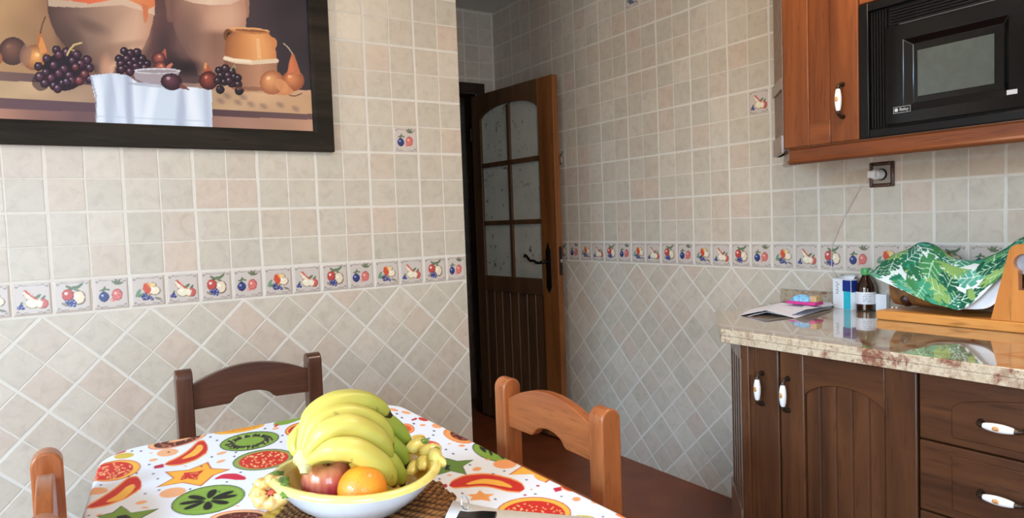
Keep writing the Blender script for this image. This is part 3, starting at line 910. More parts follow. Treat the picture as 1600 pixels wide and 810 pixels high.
# door with a bevelled opening
o_ = [(DY0, DZ0), (DY0, DZ1), (DY1, DZ1), (DY1, DZ0)]
i1 = [(WY_0 + bev, WZ_0 - bev), (WY_0 + bev, WZ_1 + bev * .8), (WY_1 - bev * .8, WZ_1 + bev * .8), (WY_1 - bev * .8, WZ_0 - bev)]
i2 = [(WY_0, WZ_0), (WY_0, WZ_1), (WY_1, WZ_1), (WY_1, WZ_0)]
R = [[m.bm.verts.new((x, p, q)) for (p, q) in pts] for pts, x in ((o_, XO + .03), (o_, XO), (i1, XO), (i2, XO + .014))]
for a, b in zip(R[:-1], R[1:]):
    for k in range(4): m.bm.faces.new((a[k], a[(k + 1) % 4], b[(k + 1) % 4], b[k]))
m.bm.faces.new(R[-1]); md = part('door', m, 'black_gloss', mw, .0015, smooth=25)
m = MB(); m.box((XO + .0125, WY_1 + .022, WZ_0 + .018), (XO + .0138, WY_0 - .012, WZ_1 - .020)); part('window', m, 'oven_glass', md, smooth=0)
m = MB(); m.box((XM + .004, MY1 + .034, DZ1 + .004), (XM + .012, MY0 - .12, DZ1 + .0065)); part('vent_lip', m, 'grey_plastic', mw, smooth=0)
m = MB(); by0, by1, bz0, bz1 = -1.437, -1.486, 1.5215, 1.5395
m.box((XO - .0012, by1, bz0), (XO, by0, bz1)); part('badge', m, 'black_matte', md)
m = MB()
for (a, b, c, d) in ((by0, by1, bz0, bz0 + .0008), (by0, by1, bz1 - .0008, bz1), (by0, by0 - .0008, bz0, bz1), (by1 + .0008, by1, bz0, bz1)): m.box((XO - .0018, b, c), (XO - .0012, a, d))
m.lathe([(.0052, -.0005), (.0052, .0005)], 18, (XO - .0017, by0 - .0085, (bz0 + bz1) / 2), 'X')
part('badge_border', m, 'silver_print', md, smooth=0)
def text_part(name, body, size, loc, ex, ey, parent, mat, depth=.0003):
    """raised lettering; ex, ey are the reading and up directions"""
    cu = bpy.data.curves.new(name, 'FONT'); cu.body = body; cu.size = size; cu.extrude = depth; cu.align_x = 'CENTER'; cu.align_y = 'CENTER'
    t = bpy.data.objects.new(name, cu); COL.objects.link(t)
    dg = bpy.context.evaluated_depsgraph_get(); me = bpy.data.meshes.new_from_object(t.evaluated_get(dg))
    bpy.data.objects.remove(t); bpy.data.curves.remove(cu)
    ex = Vector(ex); ey = Vector(ey); ez = ex.cross(ey)
    L = Vector(loc) - base_of(parent)
    me.transform(Matrix(((ex.x, ey.x, ez.x, L.x), (ex.y, ey.y, ez.y, L.y), (ex.z, ey.z, ez.z, L.z), (0, 0, 0, 1))))
    return mesh_part(name, me, mat, parent, smooth=0)
text_part('badge_lettering', 'Balay', .0125, (XO - .0018, by0 - .0305, (bz0 + bz1) / 2 + .0005), (0, -1, 0), (0, 0, 1), md, 'silver_print')
m = MB(); m.box((XO - .0008, -1.752, 1.526), (XO, -1.728, 1.538)); part('control_print', m, 'silver_print', md, smooth=0)

# ------------------------------------------------------------------ socket with plug and cable
YS, ZS = -1.206, 1.3655
sk = thing('power_socket', 'brown framed wall socket under the microwave', 'socket', (XR, YS, ZS))
m = MB(); h = .0435
for (a, b, c, d) in ((-h, -h + .012, -h, h), (h - .012, h, -h, h), (-h + .012, h - .012, -h, -h + .012), (-h + .012, h - .012, h - .012, h)):
    m.box((XR - .010, YS + a, ZS + c), (XR, YS + b, ZS + d))
part('frame', m, 'switch_brown', sk, .004)
m = MB(); m.box((XR - .008, YS - .031, ZS - .031), (XR, YS + .031, ZS + .031)); part('plate', m, 'switch_grey', sk, .002)
m = MB(); m.lathe([(.0205, -.0105), (.0205, -.006), (.018, -.006), (.018, -.0105)], 28, (XR, YS, ZS), 'X'); part('socket_well', m, 'black_plastic', sk)
pg = thing('charger_plug', 'white plug pushed into the brown wall socket', 'plug', (XR - .02, YS, ZS))
m = MB(); m.lathe([(.0165, -.055), (.0172, -.05), (.0172, -.012)], 20, (XR, YS, ZS), 'X'); m.box((XR - .075, YS - .013, ZS - .012), (XR - .045, YS + .013, ZS + .012))
part('plug_body', m, 'white_plastic', pg, .003)
cpts = [(XR - .074, YS + .008, ZS - .006), at_x(1350, 281, XR - .06), at_x(1344, 290, XR - .02), at_x(1330, 318, XR - .006), at_x(1314, 350, XR - .005), at_x(1301, 383, XR - .005), at_x(1299, 405, XR - .006), at_x(1302, 425, XR - .008), (XR - .010, -1.062, ZT + .068), (XR - .010, -1.075, ZT + .055)]
m = MB(); m.tube(smooth_curve(cpts, 6), .0013, 8); part('cable', m, 'cable_white', pg)

# ------------------------------------------------------------------ things on the worktop
lf = thing('paper_leaflet', 'crumpled grey-white folded leaflets lying open at the left end of the worktop', 'paper', (2.25, -.95, ZT))
# folded sheets, given as corner pixels on slightly different heights
def sheet(name, pts, mat, parent, thick=.0006):
    m = MB(); v = [m.bm.verts.new(p) for p in pts[0]]; w = [m.bm.verts.new(p) for p in pts[1]]
    for i in range(len(v) - 1): m.bm.faces.new((v[i], v[i + 1], w[i + 1], w[i]))
    return part(name, m, mat, parent, smooth=0, solid=thick)
def P_(x, y, h):
    q = at_z(x, y, ZT + h)
    if q[0] > XR - .024: q = at_x(x, y, XR - .024)
    return q
sheet('sheet', [[P_(1156, 493, .0015), P_(1196, 485, .022), P_(1243, 497.5, .0015), P_(1300, 480, .006)], [P_(1172, 484, .0015), P_(1222, 473, .022), P_(1262, 478, .012), P_(1298, 475, .008)]], 'paper', lf)
sheet('sheet', [[P_(1168, 494.5, .0008), P_(1198, 488, .014), P_(1236, 495, .0012)], [P_(1196, 486, .0008), P_(1218, 478, .012), P_(1250, 484, .008)]], 'paper_white', lf)
sheet('sheet', [[P_(1232, 494, .004), P_(1258, 484, .024), P_(1302, 478, .010)], [P_(1228, 477, .018), P_(1262, 473, .024), P_(1300, 472, .014)]], 'paper', lf)
pk = thing('sweets_packet', 'small pink and blue packet lying on the folded leaflets', 'packet', (2.45, -.95, ZT + .012))
b0, b1, b2 = at_z(1228, 474, ZT + .027), at_z(1273, 478, ZT + .027), at_z(1274, 472, ZT + .027)
ex = (b1 - b0); ex /= np.linalg.norm(ex); ey = np.array([-ex[1], ex[0], 0]); ey = ey if ey[0] > 0 else -ey
Lp = np.linalg.norm(b1 - b0)
def obox(mb, o, ex, ey, lx, ly, z0, z1, x0=0, y0=0):
    o = np.array(o)
    mb.prism([(x0, y0), (x0 + lx, y0), (x0 + lx, y0 + ly), (x0, y0 + ly)], lambda p, q, t: tuple(np.array([*(o + ex * p + ey * q)[:2], t])), z0, z1)
bz = ZT + .026
m = MB(); obox(m, b0, ex, ey, Lp, .05, bz, bz + .011); part('pink_base', m, 'pink_card', pk, .002)
m = MB()
ns = 9
P = np.zeros((ns, 7, 3))
for i in range(ns):
    for j in range(7):
        u, v = i / (ns - 1), j / 6
        q = b0 + ex * (Lp * (.10 + .66 * u)) + ey * (.004 + .042 * v)
        P[i, j] = (q[0], q[1], bz + .011 + .024 * math.sin(math.pi * u) ** .35 * math.sin(math.pi * v) ** .5)
m.grid(P); part('blue_wrapper', m, 'blue_foil', pk)
m = MB(); obox(m, b0, ex, ey, Lp * .22, .035, bz + .011, bz + .032, Lp * .78, .008); part('card_end', m, 'tan_card', pk, .002)

bx_ = thing('medicine_box', 'upright white medicine box with teal stripe and navy panel', 'box', (2.5, -1.09, ZT))
p0 = at_z(1301.5, 481, ZT); p1 = at_z(1330, 485, ZT)
ex = p1 - p0; Lb = np.linalg.norm(ex); ex /= Lb; ey = np.array([-ex[1], ex[0], 0]); ey = ey if ey[0] > 0 else -ey
HB = .108
m = MB(); obox(m, p0, ex, ey, Lb, .028, ZT, ZT + HB); part('carton', m, 'box_white', bx_, .0012)
face = lambda u0, u1, z0, z1, out=.0004: (lambda mb: (obox(mb, p0 - ey * out, ex, ey, Lb * (u1 - u0), out, ZT + z0, ZT + z1, Lb * u0, 0), mb)[1])(MB())
part('teal_stripe', face(.60, .985, .001, HB * .60), 'teal_print', bx_, smooth=0)
part('navy_panel', face(.55, .985, HB * .60, HB * .97), 'navy_print', bx_, smooth=0)
m = MB()
for k in range(7):
    z = HB * (.50 + .06 * k); w = (.30, .22, .34, .18, .26, .3, .2)[k]
    obox(m, p0 - ey * .0004, ex, ey, Lb * w * .45, .0004, ZT + z, ZT + z + .0028, Lb * (.18 + .05 * (k % 2)), 0)
part('print_lines', m, 'print_grey', bx_, smooth=0)
m = MB(); obox(m, p0 + ex * (Lb + .0002), ex, ey, .0004, .026, ZT + HB * .58, ZT + HB * .97, 0, .001); part('side_navy', m, 'navy_print', bx_, smooth=0)
m = MB()
q0 = p0 + ey * .018
P = np.array([[q0 + ex * (Lb * u) + np.array([0, 0, HB]) + ey * (.002 + .010 * v) + np.array([0, 0, .014 * v]) for v in (0, .5, 1)] for u in (.1, .5, .9)]); P[:, :, 2] += ZT - P[:, :, 2].min() + HB - .0005
m.grid(P); part('open_flap', m, 'box_white', bx_, solid=.0006)

bc = at_z(1353.5, 487, ZT) ; bd = (bc[:2] - CAM[:2]); bd /= np.linalg.norm(bd)
RB = .0325
bc = np.array([bc[0] + bd[0] * RB * .95, bc[1] + bd[1] * RB * .95, ZT])
bt = thing('glass_bottle', 'small brown glass medicine bottle with green cap and white label', 'bottle', tuple(bc))
m = MB(); m.lathe([(.026, 0), (RB, .004), (RB, .078), (.031, .086), (.024, .102), (.0155, .118), (.0125, .124), (.0125, .134)], 32, bc); part('glass_body', m, 'amber_glass', bt, smooth=50)
m = MB(); m.lathe([(RB + .0004, .0245), (RB + .0006, .025), (RB + .0006, .0665), (RB + .0004, .067)], 48, bc); part('label', m, 'label_white', bt, smooth=50)
m = MB()
for k in range(5):
    z = .034 + .006 * k
    for a0 in np.linspace(-.25, .45, 8):
        ang = math.atan2(-bd[1], -bd[0]) + a0
        if (k * 8 + int(a0 * 10)) % 5 == 0: continue
        q = bc[:2] + np.array([math.cos(ang), math.sin(ang)]) * (RB + .0008); t_ = np.array([-math.sin(ang), math.cos(ang)])
        m.prism([(-.0014, 0), (.0014, 0), (.0014, .0016), (-.0014, .0016)], lambda p, h_, t, q=q, t_=t_, z=z, ang=ang: (*(q + t_ * p + np.array([math.cos(ang), math.sin(ang)]) * t), ZT + z + h_), -.0004, .0002)
part('label_print', m, 'print_grey', bt, smooth=0)
m = MB(); m.lathe([(.0150, .126), (.0155, .127), (.0155, .147), (.0145, .1485)], 28, bc, fn=lambda r, h, a: (r * (1 + .02 * math.cos(a * 14)), h)); part('screw_cap', m, 'green_cap', bt, smooth=50)
jb = np.array([2.487, -1.232, ZT])
m = MB(); m.box(jb + np.array([.015, -.008, 0]), jb + np.array([.036, .03, .060])); tag(set_base(part('small_carton', m, 'box_white', bevel=.0015), (2.49, -1.22, ZT)), 'small plain white carton half hidden behind the brown bottle', 'box')

# ham stand: long board, upright with a keyhole
BX0_, BX1_, BYL, BYR, BT = 2.322, 2.476, -1.306, -1.97, .030
hs = thing('ham_stand', 'wooden ham stand with long base board and upright keyhole post', 'ham stand', (2.4, -1.6, ZT))
m = MB(); m.box((BX0_, BYR, ZT + .0005), (BX1_, BYL, ZT + BT)); part('base_board', m, 'board_wood', hs, .004)
XP = 2.330
up = [at_x(*q, XP) for q in ((1548, 499.5), (1576, 393), (1579, 387), (1584, 383.5), (1591, 382), (1600, 381.5))]
yl = [u[1] for u in up]; zl = [u[2] for u in up]
yc = up[-1][1] - .006
half = [(y, z) for y, z in zip(yl, zl)]
poly = half + [(2 * yc - y, z) for y, z in half[::-1]]
kc = at_x(1603, 413, XP); ky, kz, kr = yc + .006, kc[2] + .003, .025
# keyhole plate as a ring between the outline and the hole
hole = []
for k in range(29):
    a = math.radians(-72 + 324 * k / 28 - 90 + 90 - 0)
    hole.append((ky + kr * math.cos(math.radians(-60) + 2 * math.pi * 300 / 360 * k / 28), kz + kr * math.sin(math.radians(-60) + 2 * math.pi * 300 / 360 * k / 28)))
slot = [(ky - kr * .5, kz - .075), (ky + kr * .5, kz - .075)]
hole = hole + slot                      # round hole with a slot going down
m = MB()
bmv = m.bm
def ring_plate(outer, inner, x0, x1):
    es = []
    vo = [bmv.verts.new((x0, p[0], p[1])) for p in outer]; vi = [bmv.verts.new((x0, p[0], p[1])) for p in inner]
    for L_ in (vo, vi):
        for i in range(len(L_)): es.append(bmv.edges.new((L_[i], L_[(i + 1) % len(L_)])))
    r = bmesh.ops.triangle_fill(bmv, use_beauty=True, use_dissolve=False, edges=es)
    fs = [f for f in r['geom'] if isinstance(f, bmesh.types.BMFace)]
    # drop triangles lying inside the hole
    kill = [f for f in fs if in_poly(np.array([[f.calc_center_median().y, f.calc_center_median().z]]), inner)[0]]
    bmesh.ops.delete(bmv, geom=kill, context='FACES_ONLY')
    fs = [f for f in bmv.faces]
    ex_ = bmesh.ops.extrude_face_region(bmv, geom=fs)
    vv = [g for g in ex_['geom'] if isinstance(g, bmesh.types.BMVert)]
    bmesh.ops.translate(bmv, verts=vv, vec=(x1 - x0, 0, 0))
ring_plate(poly, hole, XP, XP + .022)
bmesh.ops.dissolve_limit(bmv, angle_limit=.02, verts=bmv.verts, edges=bmv.edges)
part('upright_post', m, 'board_wood_up', hs, smooth=0)
m = MB(); m.tube([(XP + .021, ky, kz + .0), (XP + .045, ky, kz)], .034, 28); part('clamp_disc', m, 'steel_clamp', hs)
m = MB(); m.box((XP + .022, ky - .02, ZT + BT), (XP + .05, ky + .02, kz - .085)); part('back_brace', m, 'board_wood_up', hs, .002)

# the ham itself, mostly under the cloth
hm = thing('cured_ham', 'brown cured ham lying on the stand, its end showing under the leaf cloth', 'ham', (2.4, -1.5, ZT + BT))
hc = smooth_curve([(2.412, -1.318, .974), (2.42, -1.37, .985), (2.425, -1.45, .988), (2.43, -1.53, .975), (2.425, -1.60, .985), (2.42, -1.66, 1.03), (2.42, -1.72, 1.075), (2.42, -1.80, 1.09), (2.42, -1.86, 1.085)], 5)
hr = np.interp(np.linspace(0, 1, len(hc)), [0, .06, .22, .4, .55, .7, .85, 1], [.042, .052, .060, .046, .034, .028, .024, .022])
m = MB(); m.tube(hc, list(hr), 20, sect=lambda a: 1 + .05 * math.sin(3 * a)); 
part('ham_rind', m, 'ham_skin', hm, smooth=60)
m = MB(); m.ball((2.392, -1.372, .958), (.030, .020, .026), 16); part('cut_face', m, 'ham_cut', hm, smooth=60)
for i, q in enumerate(((1394, 481), (1401, 481.5))):
    w = at_z(*q, ZT + BT + .002); m = MB(); m.ball((w[0], w[1], ZT + BT + .0028), (.0035, .004, .003), 8)
    tag(set_base(part('ham_crumb', m, 'crumb'), (w[0], w[1], ZT + BT)), 'tiny white crumb of fat on the ham stand board below the ham end', 'crumb', 'crumbs of fat on the ham stand')

# white paper under the cloth
m = MB(); rows = []
for (t, b) in (((1440, 462), (1452, 474)), ((1475, 470), (1490, 483.5)), ((1505, 455), (1515, 484)), ((1532, 440), (1546, 485.5)), ((1556, 425), (1560, 470)), ((1580, 405), (1585, 450))):
    rows.append([at_x(*t, 2.372), at_x((t[0] + b[0]) / 2, (t[1] + b[1]) / 2, 2.362), at_x(*b, 2.357)])
P = np.array(rows); P[:, :, 2] = np.maximum(P[:, :, 2], ZT + BT + .002)
m.grid(P); tag(set_base(part('wrapping_paper', m, 'paper_white', sub=2, solid=.0005), (2.36, -1.55, ZT + BT)), 'white wrapping paper showing under the leaf print cloth beside the upright', 'paper')

# leaf print cloth draped over the ham
cols_ = [  # ridge pixel, ridge X, bottom pixel, bottom X
    ((1356, 426), 2.395, (1357, 427.5), 2.385), ((1368, 419), 2.40, (1370, 436), 2.36), ((1390, 404), 2.405, (1395, 447), 2.345), ((1415, 391), 2.41, (1425, 461), 2.335),
    ((1435, 380.5), 2.41, (1452, 473), 2.332), ((1460, 384), 2.41, (1478, 480), 2.330), ((1490, 402), 2.405, (1502, 484), 2.332), ((1525, 409), 2.40, (1530, 466), 2.338),
    ((1553, 398), 2.395, (1556, 440), 2.342), ((1578, 384), 2.39, (1582, 418), 2.352), ((1602, 371), 2.39, (1606, 400), 2.36), ((1640, 362), 2.39, (1640, 392), 2.36), ((1670, 372), 2.39, (1668, 396), 2.36)]
nu, nv = 140, 76
ctrl = []
for (rp, rx, bp, bx2) in cols_:
    r = at_x(*rp, rx); b = at_x(*bp, bx2)
    drop = r[2] - b[2]
    back = np.array([r[0] + min(.075, .03 + drop * .45), r[1] + .004, r[2] - drop * .62])
    mid1 = r * .68 + b * .32 + np.array([-.022 * min(1, drop / .12), 0, .012 * min(1, drop / .12)])
    mid2 = r * .32 + b * .68 + np.array([-.014 * min(1, drop / .12), 0, .004])
    bk2 = r * .45 + back * .55 + np.array([.012, 0, .01]) * min(1, drop / .12)
    ctrl.append([back, bk2, r, mid1, mid2, b])
ctrl = np.array(ctrl)
def resample(A, n, axis):
    A = np.moveaxis(A, axis, 0); k = A.shape[0]
    pts = smooth_curve([A[i] for i in range(k)], 12); pts = np.array(pts)
    t = np.linspace(0, len(pts) - 1, n); i0 = np.floor(t).astype(int).clip(0, len(pts) - 2); f = (t - i0).reshape(-1, *([1] * (pts.ndim - 1)))
    out = pts[i0] * (1 - f) + pts[i0 + 1] * f
    return np.moveaxis(out, 0, axis)
CP = resample(resample(ctrl, nu * 2, 0), nv * 2, 1)
uu, vv = np.meshgrid(np.linspace(0, 1, nu * 2), np.linspace(0, 1, nv * 2), indexing='ij')
CP[:, :, 0] += .005 * np.sin(uu * 23 + vv * 5) * np.sin(vv * math.pi) + .003 * np.sin(uu * 41 - vv * 9) * np.sin(vv * math.pi)
CP[:, :, 2] += .003 * np.sin(uu * 31 + 2) * np.sin(vv * math.pi)
CP[:, :, 2] = np.maximum(CP[:, :, 2], ZT + BT + .003)
pa = Paint(np.stack([(uu * .42).ravel(), (vv * .25).ravel()], 1), (222, 232, 232))
rr = random.Random(4)
def monstera(cx, cy, s, ang, c, vein):
    a = math.radians(ang); ca, sa = math.cos(a), math.sin(a)
    T = lambda x, y: (cx + s * (x * ca - y * sa), cy + s * (x * sa + y * ca))
    out = []
    for k in range(60):
        t = 2 * math.pi * k / 60
        r = .95 * (1 - .25 * math.cos(t)) * (1 - .34 * (abs(math.sin(t * 4.5)) > .90) * (abs(math.cos(t / 2)) < .97))
        out.append(T(r * math.cos(t) * .9, r * math.sin(t) * .75))
    pa.poly(out, c)
    pa.line([T(-.6, 0), T(1.0, 0)], s * .028, vein)
    for k in (-.35, 0, .35, .65):
        for sg in (-1, 1): pa.line([T(k, 0), T(k + .35, sg * .55)], s * .020, vein)
def palm(cx, cy, s, ang, c):
    a = math.radians(ang)
    for k in range(9):
        b = a + (k - 4) * .28
        pa.ell(cx + s * .55 * math.cos(b), cy + s * .55 * math.sin(b), s * .55, s * .10, c, math.degrees(b))
greens = [(38, 118, 88), (66, 150, 116), (112, 164, 104), (28, 88, 68), (84, 162, 140), (134, 170, 96), (44, 104, 70), (70, 134, 82)]
for k in range(130):
    c = greens[k % 8]
    (palm if k % 6 == 1 else monstera)(*([rr.uniform(0, .42), rr.uniform(0, .25), rr.uniform(.024, .038), rr.uniform(0, 360), c] + ([] if k % 6 == 1 else [(176, 218, 180) if k % 2 else (214, 232, 224)])))
for k in range(26):
    pa.ell(rr.uniform(0, .42), rr.uniform(0, .25), .02, .006, greens[(k * 3) % 8], rr.uniform(0, 180))
m_ = mesh_part('leaf_cloth', big_grid(CP), 'dish_cloth', colors=pa.C, smooth=60, solid=.0016)
tag(set_base(m_, (2.4, -1.5, ZT + BT)), 'white cloth with green tropical leaf print draped over the ham', 'cloth')

# ------------------------------------------------------------------ framed picture
PXR, PZB = 1.005, 1.5295                    # outer right and lower edges of the frame on the wall
PXL, PZT = -0.42, 2.50
fw = .074
pic = thing('framed_picture', 'large dark framed still life of jars, grapes, figs and pears on the left wall', 'picture', (.3, -.012, PZB))
m = MB()
fn = lambda p, q, t: (p, t, q)
sq = [(PXL, PZB), (PXR, PZB), (PXR, PZT), (PXL, PZT)]
ii = [(PXL + fw, PZB + fw), (PXR - fw, PZB + fw), (PXR - fw, PZT - fw), (PXL + fw, PZT - fw)]
lip = [(PXL + fw - .012, PZB + fw - .012), (PXR - fw + .012, PZB + fw - .012), (PXR - fw + .012, PZT - fw + .012), (PXL + fw - .012, PZT - fw + .012)]
def fr_ring(a, ya, b, yb): return a, ya, b, yb
seqs = [(sq, -.001), (sq, -.022), (lip, -.022), (ii, -.017), (ii, -.001)]
R = [[m.bm.verts.new((p, y, q)) for (p, q) in pts] for pts, y in seqs]
for a, b in zip(R, R[1:] + R[:1]):
    for k in range(4): m.bm.faces.new((a[k], a[(k + 1) % 4], b[(k + 1) % 4], b[k]))
part('frame', m, 'frame_wood', pic, .0015, smooth=20)
# the canvas, painted on a fine grid; the shapes are laid out in the frame's own 1 px = 1 unit drawing coordinates
cx0, cx1, cz0, cz1 = PXL + fw - .004, PXR - fw + .004, PZB + fw - .004, PZT - fw + .004
nx, nz = 640, 400
gx, gz = np.meshgrid(np.linspace(cx0, cx1, nx), np.linspace(cz0, cz1, nz), indexing='ij')
CPn = np.stack([gx, np.full_like(gx, -.010), gz], -1)
px = project(CPn.reshape(-1, 3))
pt = Paint(px, (90, 70, 66))
X, Y = px[:, 0], px[:, 1]
def lerp_stops(x, xs, cs):
    cs = np.array([lin(c) for c in cs]); return np.stack([np.interp(x, xs, cs[:, k]) for k in range(3)], 1)
nzv = .5 + .25 * np.sin(X * .05 + 2 * np.sin(Y * .043)) + .25 * np.sin(Y * .061 + 1.7 * np.sin(X * .037 + 1))
pt.C = lerp_stops(X, [-300, 0, 70, 150, 240, 300, 400, 440, 500], [(120, 84, 56), (176, 138, 98), (160, 120, 88), (128, 92, 76), (104, 72, 68), (84, 62, 62), (70, 56, 60), (58, 48, 54), (50, 44, 50)]) * (0.86 + .28 * nzv)[:, None]
def shade(mask, f): pt.C[mask] *= f[:, None] if hasattr(f, 'shape') else f
# stone ledge
ledge_top = lambda x: np.interp(x, [-300, 0, 480], [104, 112, 141])
lt = ledge_top(X)
k = Y > lt
pt.C[k] = lerp_stops(X[k], [-300, 0, 100, 140, 300, 350, 480], [(90, 66, 60), (120, 92, 84), (92, 70, 72), (90, 74, 78), (150, 120, 104), (190, 150, 118), (204, 160, 124)])
k = Y > lt + np.interp(X, [0, 480], [14, 8])
pt.C[k] = lerp_stops(X[k], [-300, 0, 60, 140, 330, 480], [(150, 120, 90), (192, 162, 124), (186, 154, 120), (160, 130, 108), (196, 160, 124), (200, 158, 120)]) * (.82 + .36 * nzv[k])[:, None]
lb = np.interp(X, [-300, 0, 150, 330, 480], [148, 153, 161, 170, 178])
k = Y > lb; pt.C[k] = lerp_stops(X[k], [-300, 0, 150, 330, 480], [(90, 66, 66), (104, 78, 80), (96, 72, 80), (84, 60, 66), (110, 82, 80)])
k = Y > lb + np.interp(X, [0, 480], [17, 9]); pt.C[k] = lerp_stops(X[k], [-300, 0, 120, 330, 480], [(150, 106, 90), (172, 124, 104), (110, 82, 84), (150, 112, 98), (192, 146, 118)]) * (.9 + .2 * nzv[k])[:, None]
for (x, y) in ((305, 150), (318, 158), (345, 158), (372, 160), (392, 163), (412, 166), (438, 164), (462, 170), (380, 152), (355, 150)):
    pt.soft(x, y, 9, 6, (132, 104, 98), 20, .6); pt.line([(x - 6, y - 4), (x - 1, y - 1), (x + 1, y + 3), (x + 5, y + 4)], .35, (110, 84, 76), .5)
def jar(prof, cols, y0=-400):
    """prof: list of (y, x left, x right); shaded from left to right by cols"""
    ys = [p[0] for p in prof]; xl = np.interp(Y, ys, [p[1] for p in prof]); xr = np.interp(Y, ys, [p[2] for p in prof])
    k = (X > xl) & (X < xr) & (Y <= ys[-1]) & (Y >= ys[0])
    t = (X[k] - xl[k]) / (xr[k] - xl[k])
    pt.C[k] = lerp_stops(t, np.linspace(0, 1, len(cols)), cols) * (.93 + .14 * nzv[k])[:, None]
    return k, t
jar([(-240, 110, 206), (-200, 104, 212), (-180, 90, 226), (-120, 60, 250), (-60, 62, 252), (0, 73, 242), (20, 75, 241), (38, 80, 238), (55, 88, 233), (75, 104, 224), (95, 130, 205), (104, 146, 180), (114, 147, 178)],
    [(84, 62, 56), (112, 86, 76), (134, 106, 92), (160, 126, 106), (186, 148, 124), (206, 164, 136), (190, 140, 112)])
k = (X > 75) & (X < 242) & (Y < np.interp(X, [75, 130, 160, 190, 220, 242], [2, 4, 2, 0, 8, 16]) + 8); pt.C[k] = pt.C[k] * .35 + lin((226, 196, 168)) * .65
k = (X > 73) & (X < 242) & (Y < np.interp(X, [73, 110, 140, 165, 190, 215, 224, 232, 242], [-2, 1, 6, 2, -4, 6, 12, 14, 10])); pt.C[k] = lerp_stops(X[k], [73, 140, 200, 242], [(186, 92, 62), (222, 110, 76), (226, 140, 92), (222, 128, 80)])
pt.poly([(222, 6), (232, 8), (231, 30), (227, 38), (224, 30)], (208, 120, 76))
pt.soft(140, 40, 40, 14, (104, 80, 72), 20, .7); pt.soft(110, 66, 26, 44, (84, 64, 58), -25, .75); pt.soft(205, 60, 34, 46, (220, 178, 148), 15, .5); pt.soft(170, 84, 44, 20, (130, 96, 80), -10, .6); pt.soft(198, 70, 40, 8, (150, 112, 92), -8, .5)
pt.soft(166, 104, 12, 26, (206, 150, 118), 0, .7)
# second tall jar with handles
pt.line([(262, -60), (262, -10), (266, 30)], 5, (128, 92, 80)); pt.line([(380, -60), (386, -10), (385, 24)], 4, (170, 124, 100))
jar([(-240, 290, 360), (-150, 280, 372), (-60, 266, 384), (0, 266, 383), (25, 268, 385), (45, 272, 384), (65, 280, 378), (85, 292, 366), (100, 304, 356), (112, 308, 352), (118, 309, 350)],
    [(120, 86, 78), (158, 118, 100), (182, 138, 116), (200, 152, 126), (206, 158, 130), (184, 136, 112)])
k = (Y > 44) & (X > 296) & (X < 384) & (Y < 120) & (X < np.interp(Y, [45, 65, 85, 100, 118], [384, 378, 366, 356, 350])); f_ = np.clip((X[k] - 296) / 40, 0, 1) * np.clip((Y[k] - 44) / 10, 0, 1); pt.C[k] *= 1 - f_[:, None] * np.array([.50, .54, .52])
k = (X > 266) & (X < 384) & (Y < np.interp(X, [266, 300, 330, 360, 384], [-6, 4, 8, 7, -4])); pt.C[k] = lerp_stops(X[k], [266, 330, 384], [(200, 160, 136), (234, 202, 176), (214, 176, 150)])
pt.soft(292, 60, 30, 60, (116, 86, 78), 10, .7); pt.soft(350, 26, 36, 28, (226, 180, 150), 0, .5); pt.soft(290, 106, 34, 18, (34, 28, 32), 0, .95); pt.soft(264, 98, 30, 24, (44, 34, 40), 0, .9); pt.soft(256, 70, 22, 50, (70, 52, 54), 0, .8)
# small orange pot
pt.ell(357, 55, 8, 10, (120, 76, 48)); pt.ell(424, 68, 9, 10, (214, 138, 84)); pt.ell(422, 69, 5, 6, (96, 58, 44)); pt.ell(358, 56, 4, 6, (70, 48, 42))
jar([(50, 363, 418), (56, 356, 423), (66, 352, 429), (80, 351, 431), (110, 351, 433), (126, 355, 431), (138, 362, 426), (142, 368, 420)],
    [(150, 92, 58), (190, 122, 74), (216, 144, 86), (232, 164, 104), (228, 158, 98), (206, 132, 80)])
k = (X > 350) & (X < 434) & (Y > np.interp(X, [350, 390, 434], [91, 97, 94])) & (Y < 143) & (X > np.interp(Y, [110, 126, 142], [351, 355, 368])) & (X < np.interp(Y, [110, 126, 142], [433, 431, 420]))
pt.C[k] = lerp_stops(X[k], [350, 375, 405, 434], [(128, 84, 66), (156, 108, 84), (190, 138, 106), (160, 112, 86)])
pt.line([(352, 91), (370, 96), (392, 98), (432, 95)], 3.4, (226, 200, 168)); pt.line([(352, 91), (370, 94), (392, 96)], 2, (240, 220, 190))
pt.ell(390, 48, 32, 5, (196, 126, 78), 4); pt.ell(390, 46.5, 31, 3.4, (228, 168, 112), 4); pt.ell(392, 48, 26, 2.0, (150, 92, 60), 4)
pt.poly([(400, 60), (406, 60), (408, 92), (402, 92)], (246, 196, 140), .55)
def fruit(x, y, r, base, dark, hi, ang=0, sq_=1.0, hx=-.3, hy=-.35, hr=.3):
    n = 9
    for q in range(n):
        t = q / (n - 1); f = 1 - t * .72
        c = np.array(dark) * (1 - t) + np.array(base) * t
        pt.ell(x + hx * r * t * .6, y + hy * r * t * .6, r * f, r * f * sq_, c, ang)
    pt.ell(x + hx * r, y + hy * r, r * hr * .6, r * hr * .5, hi, 0, .8)
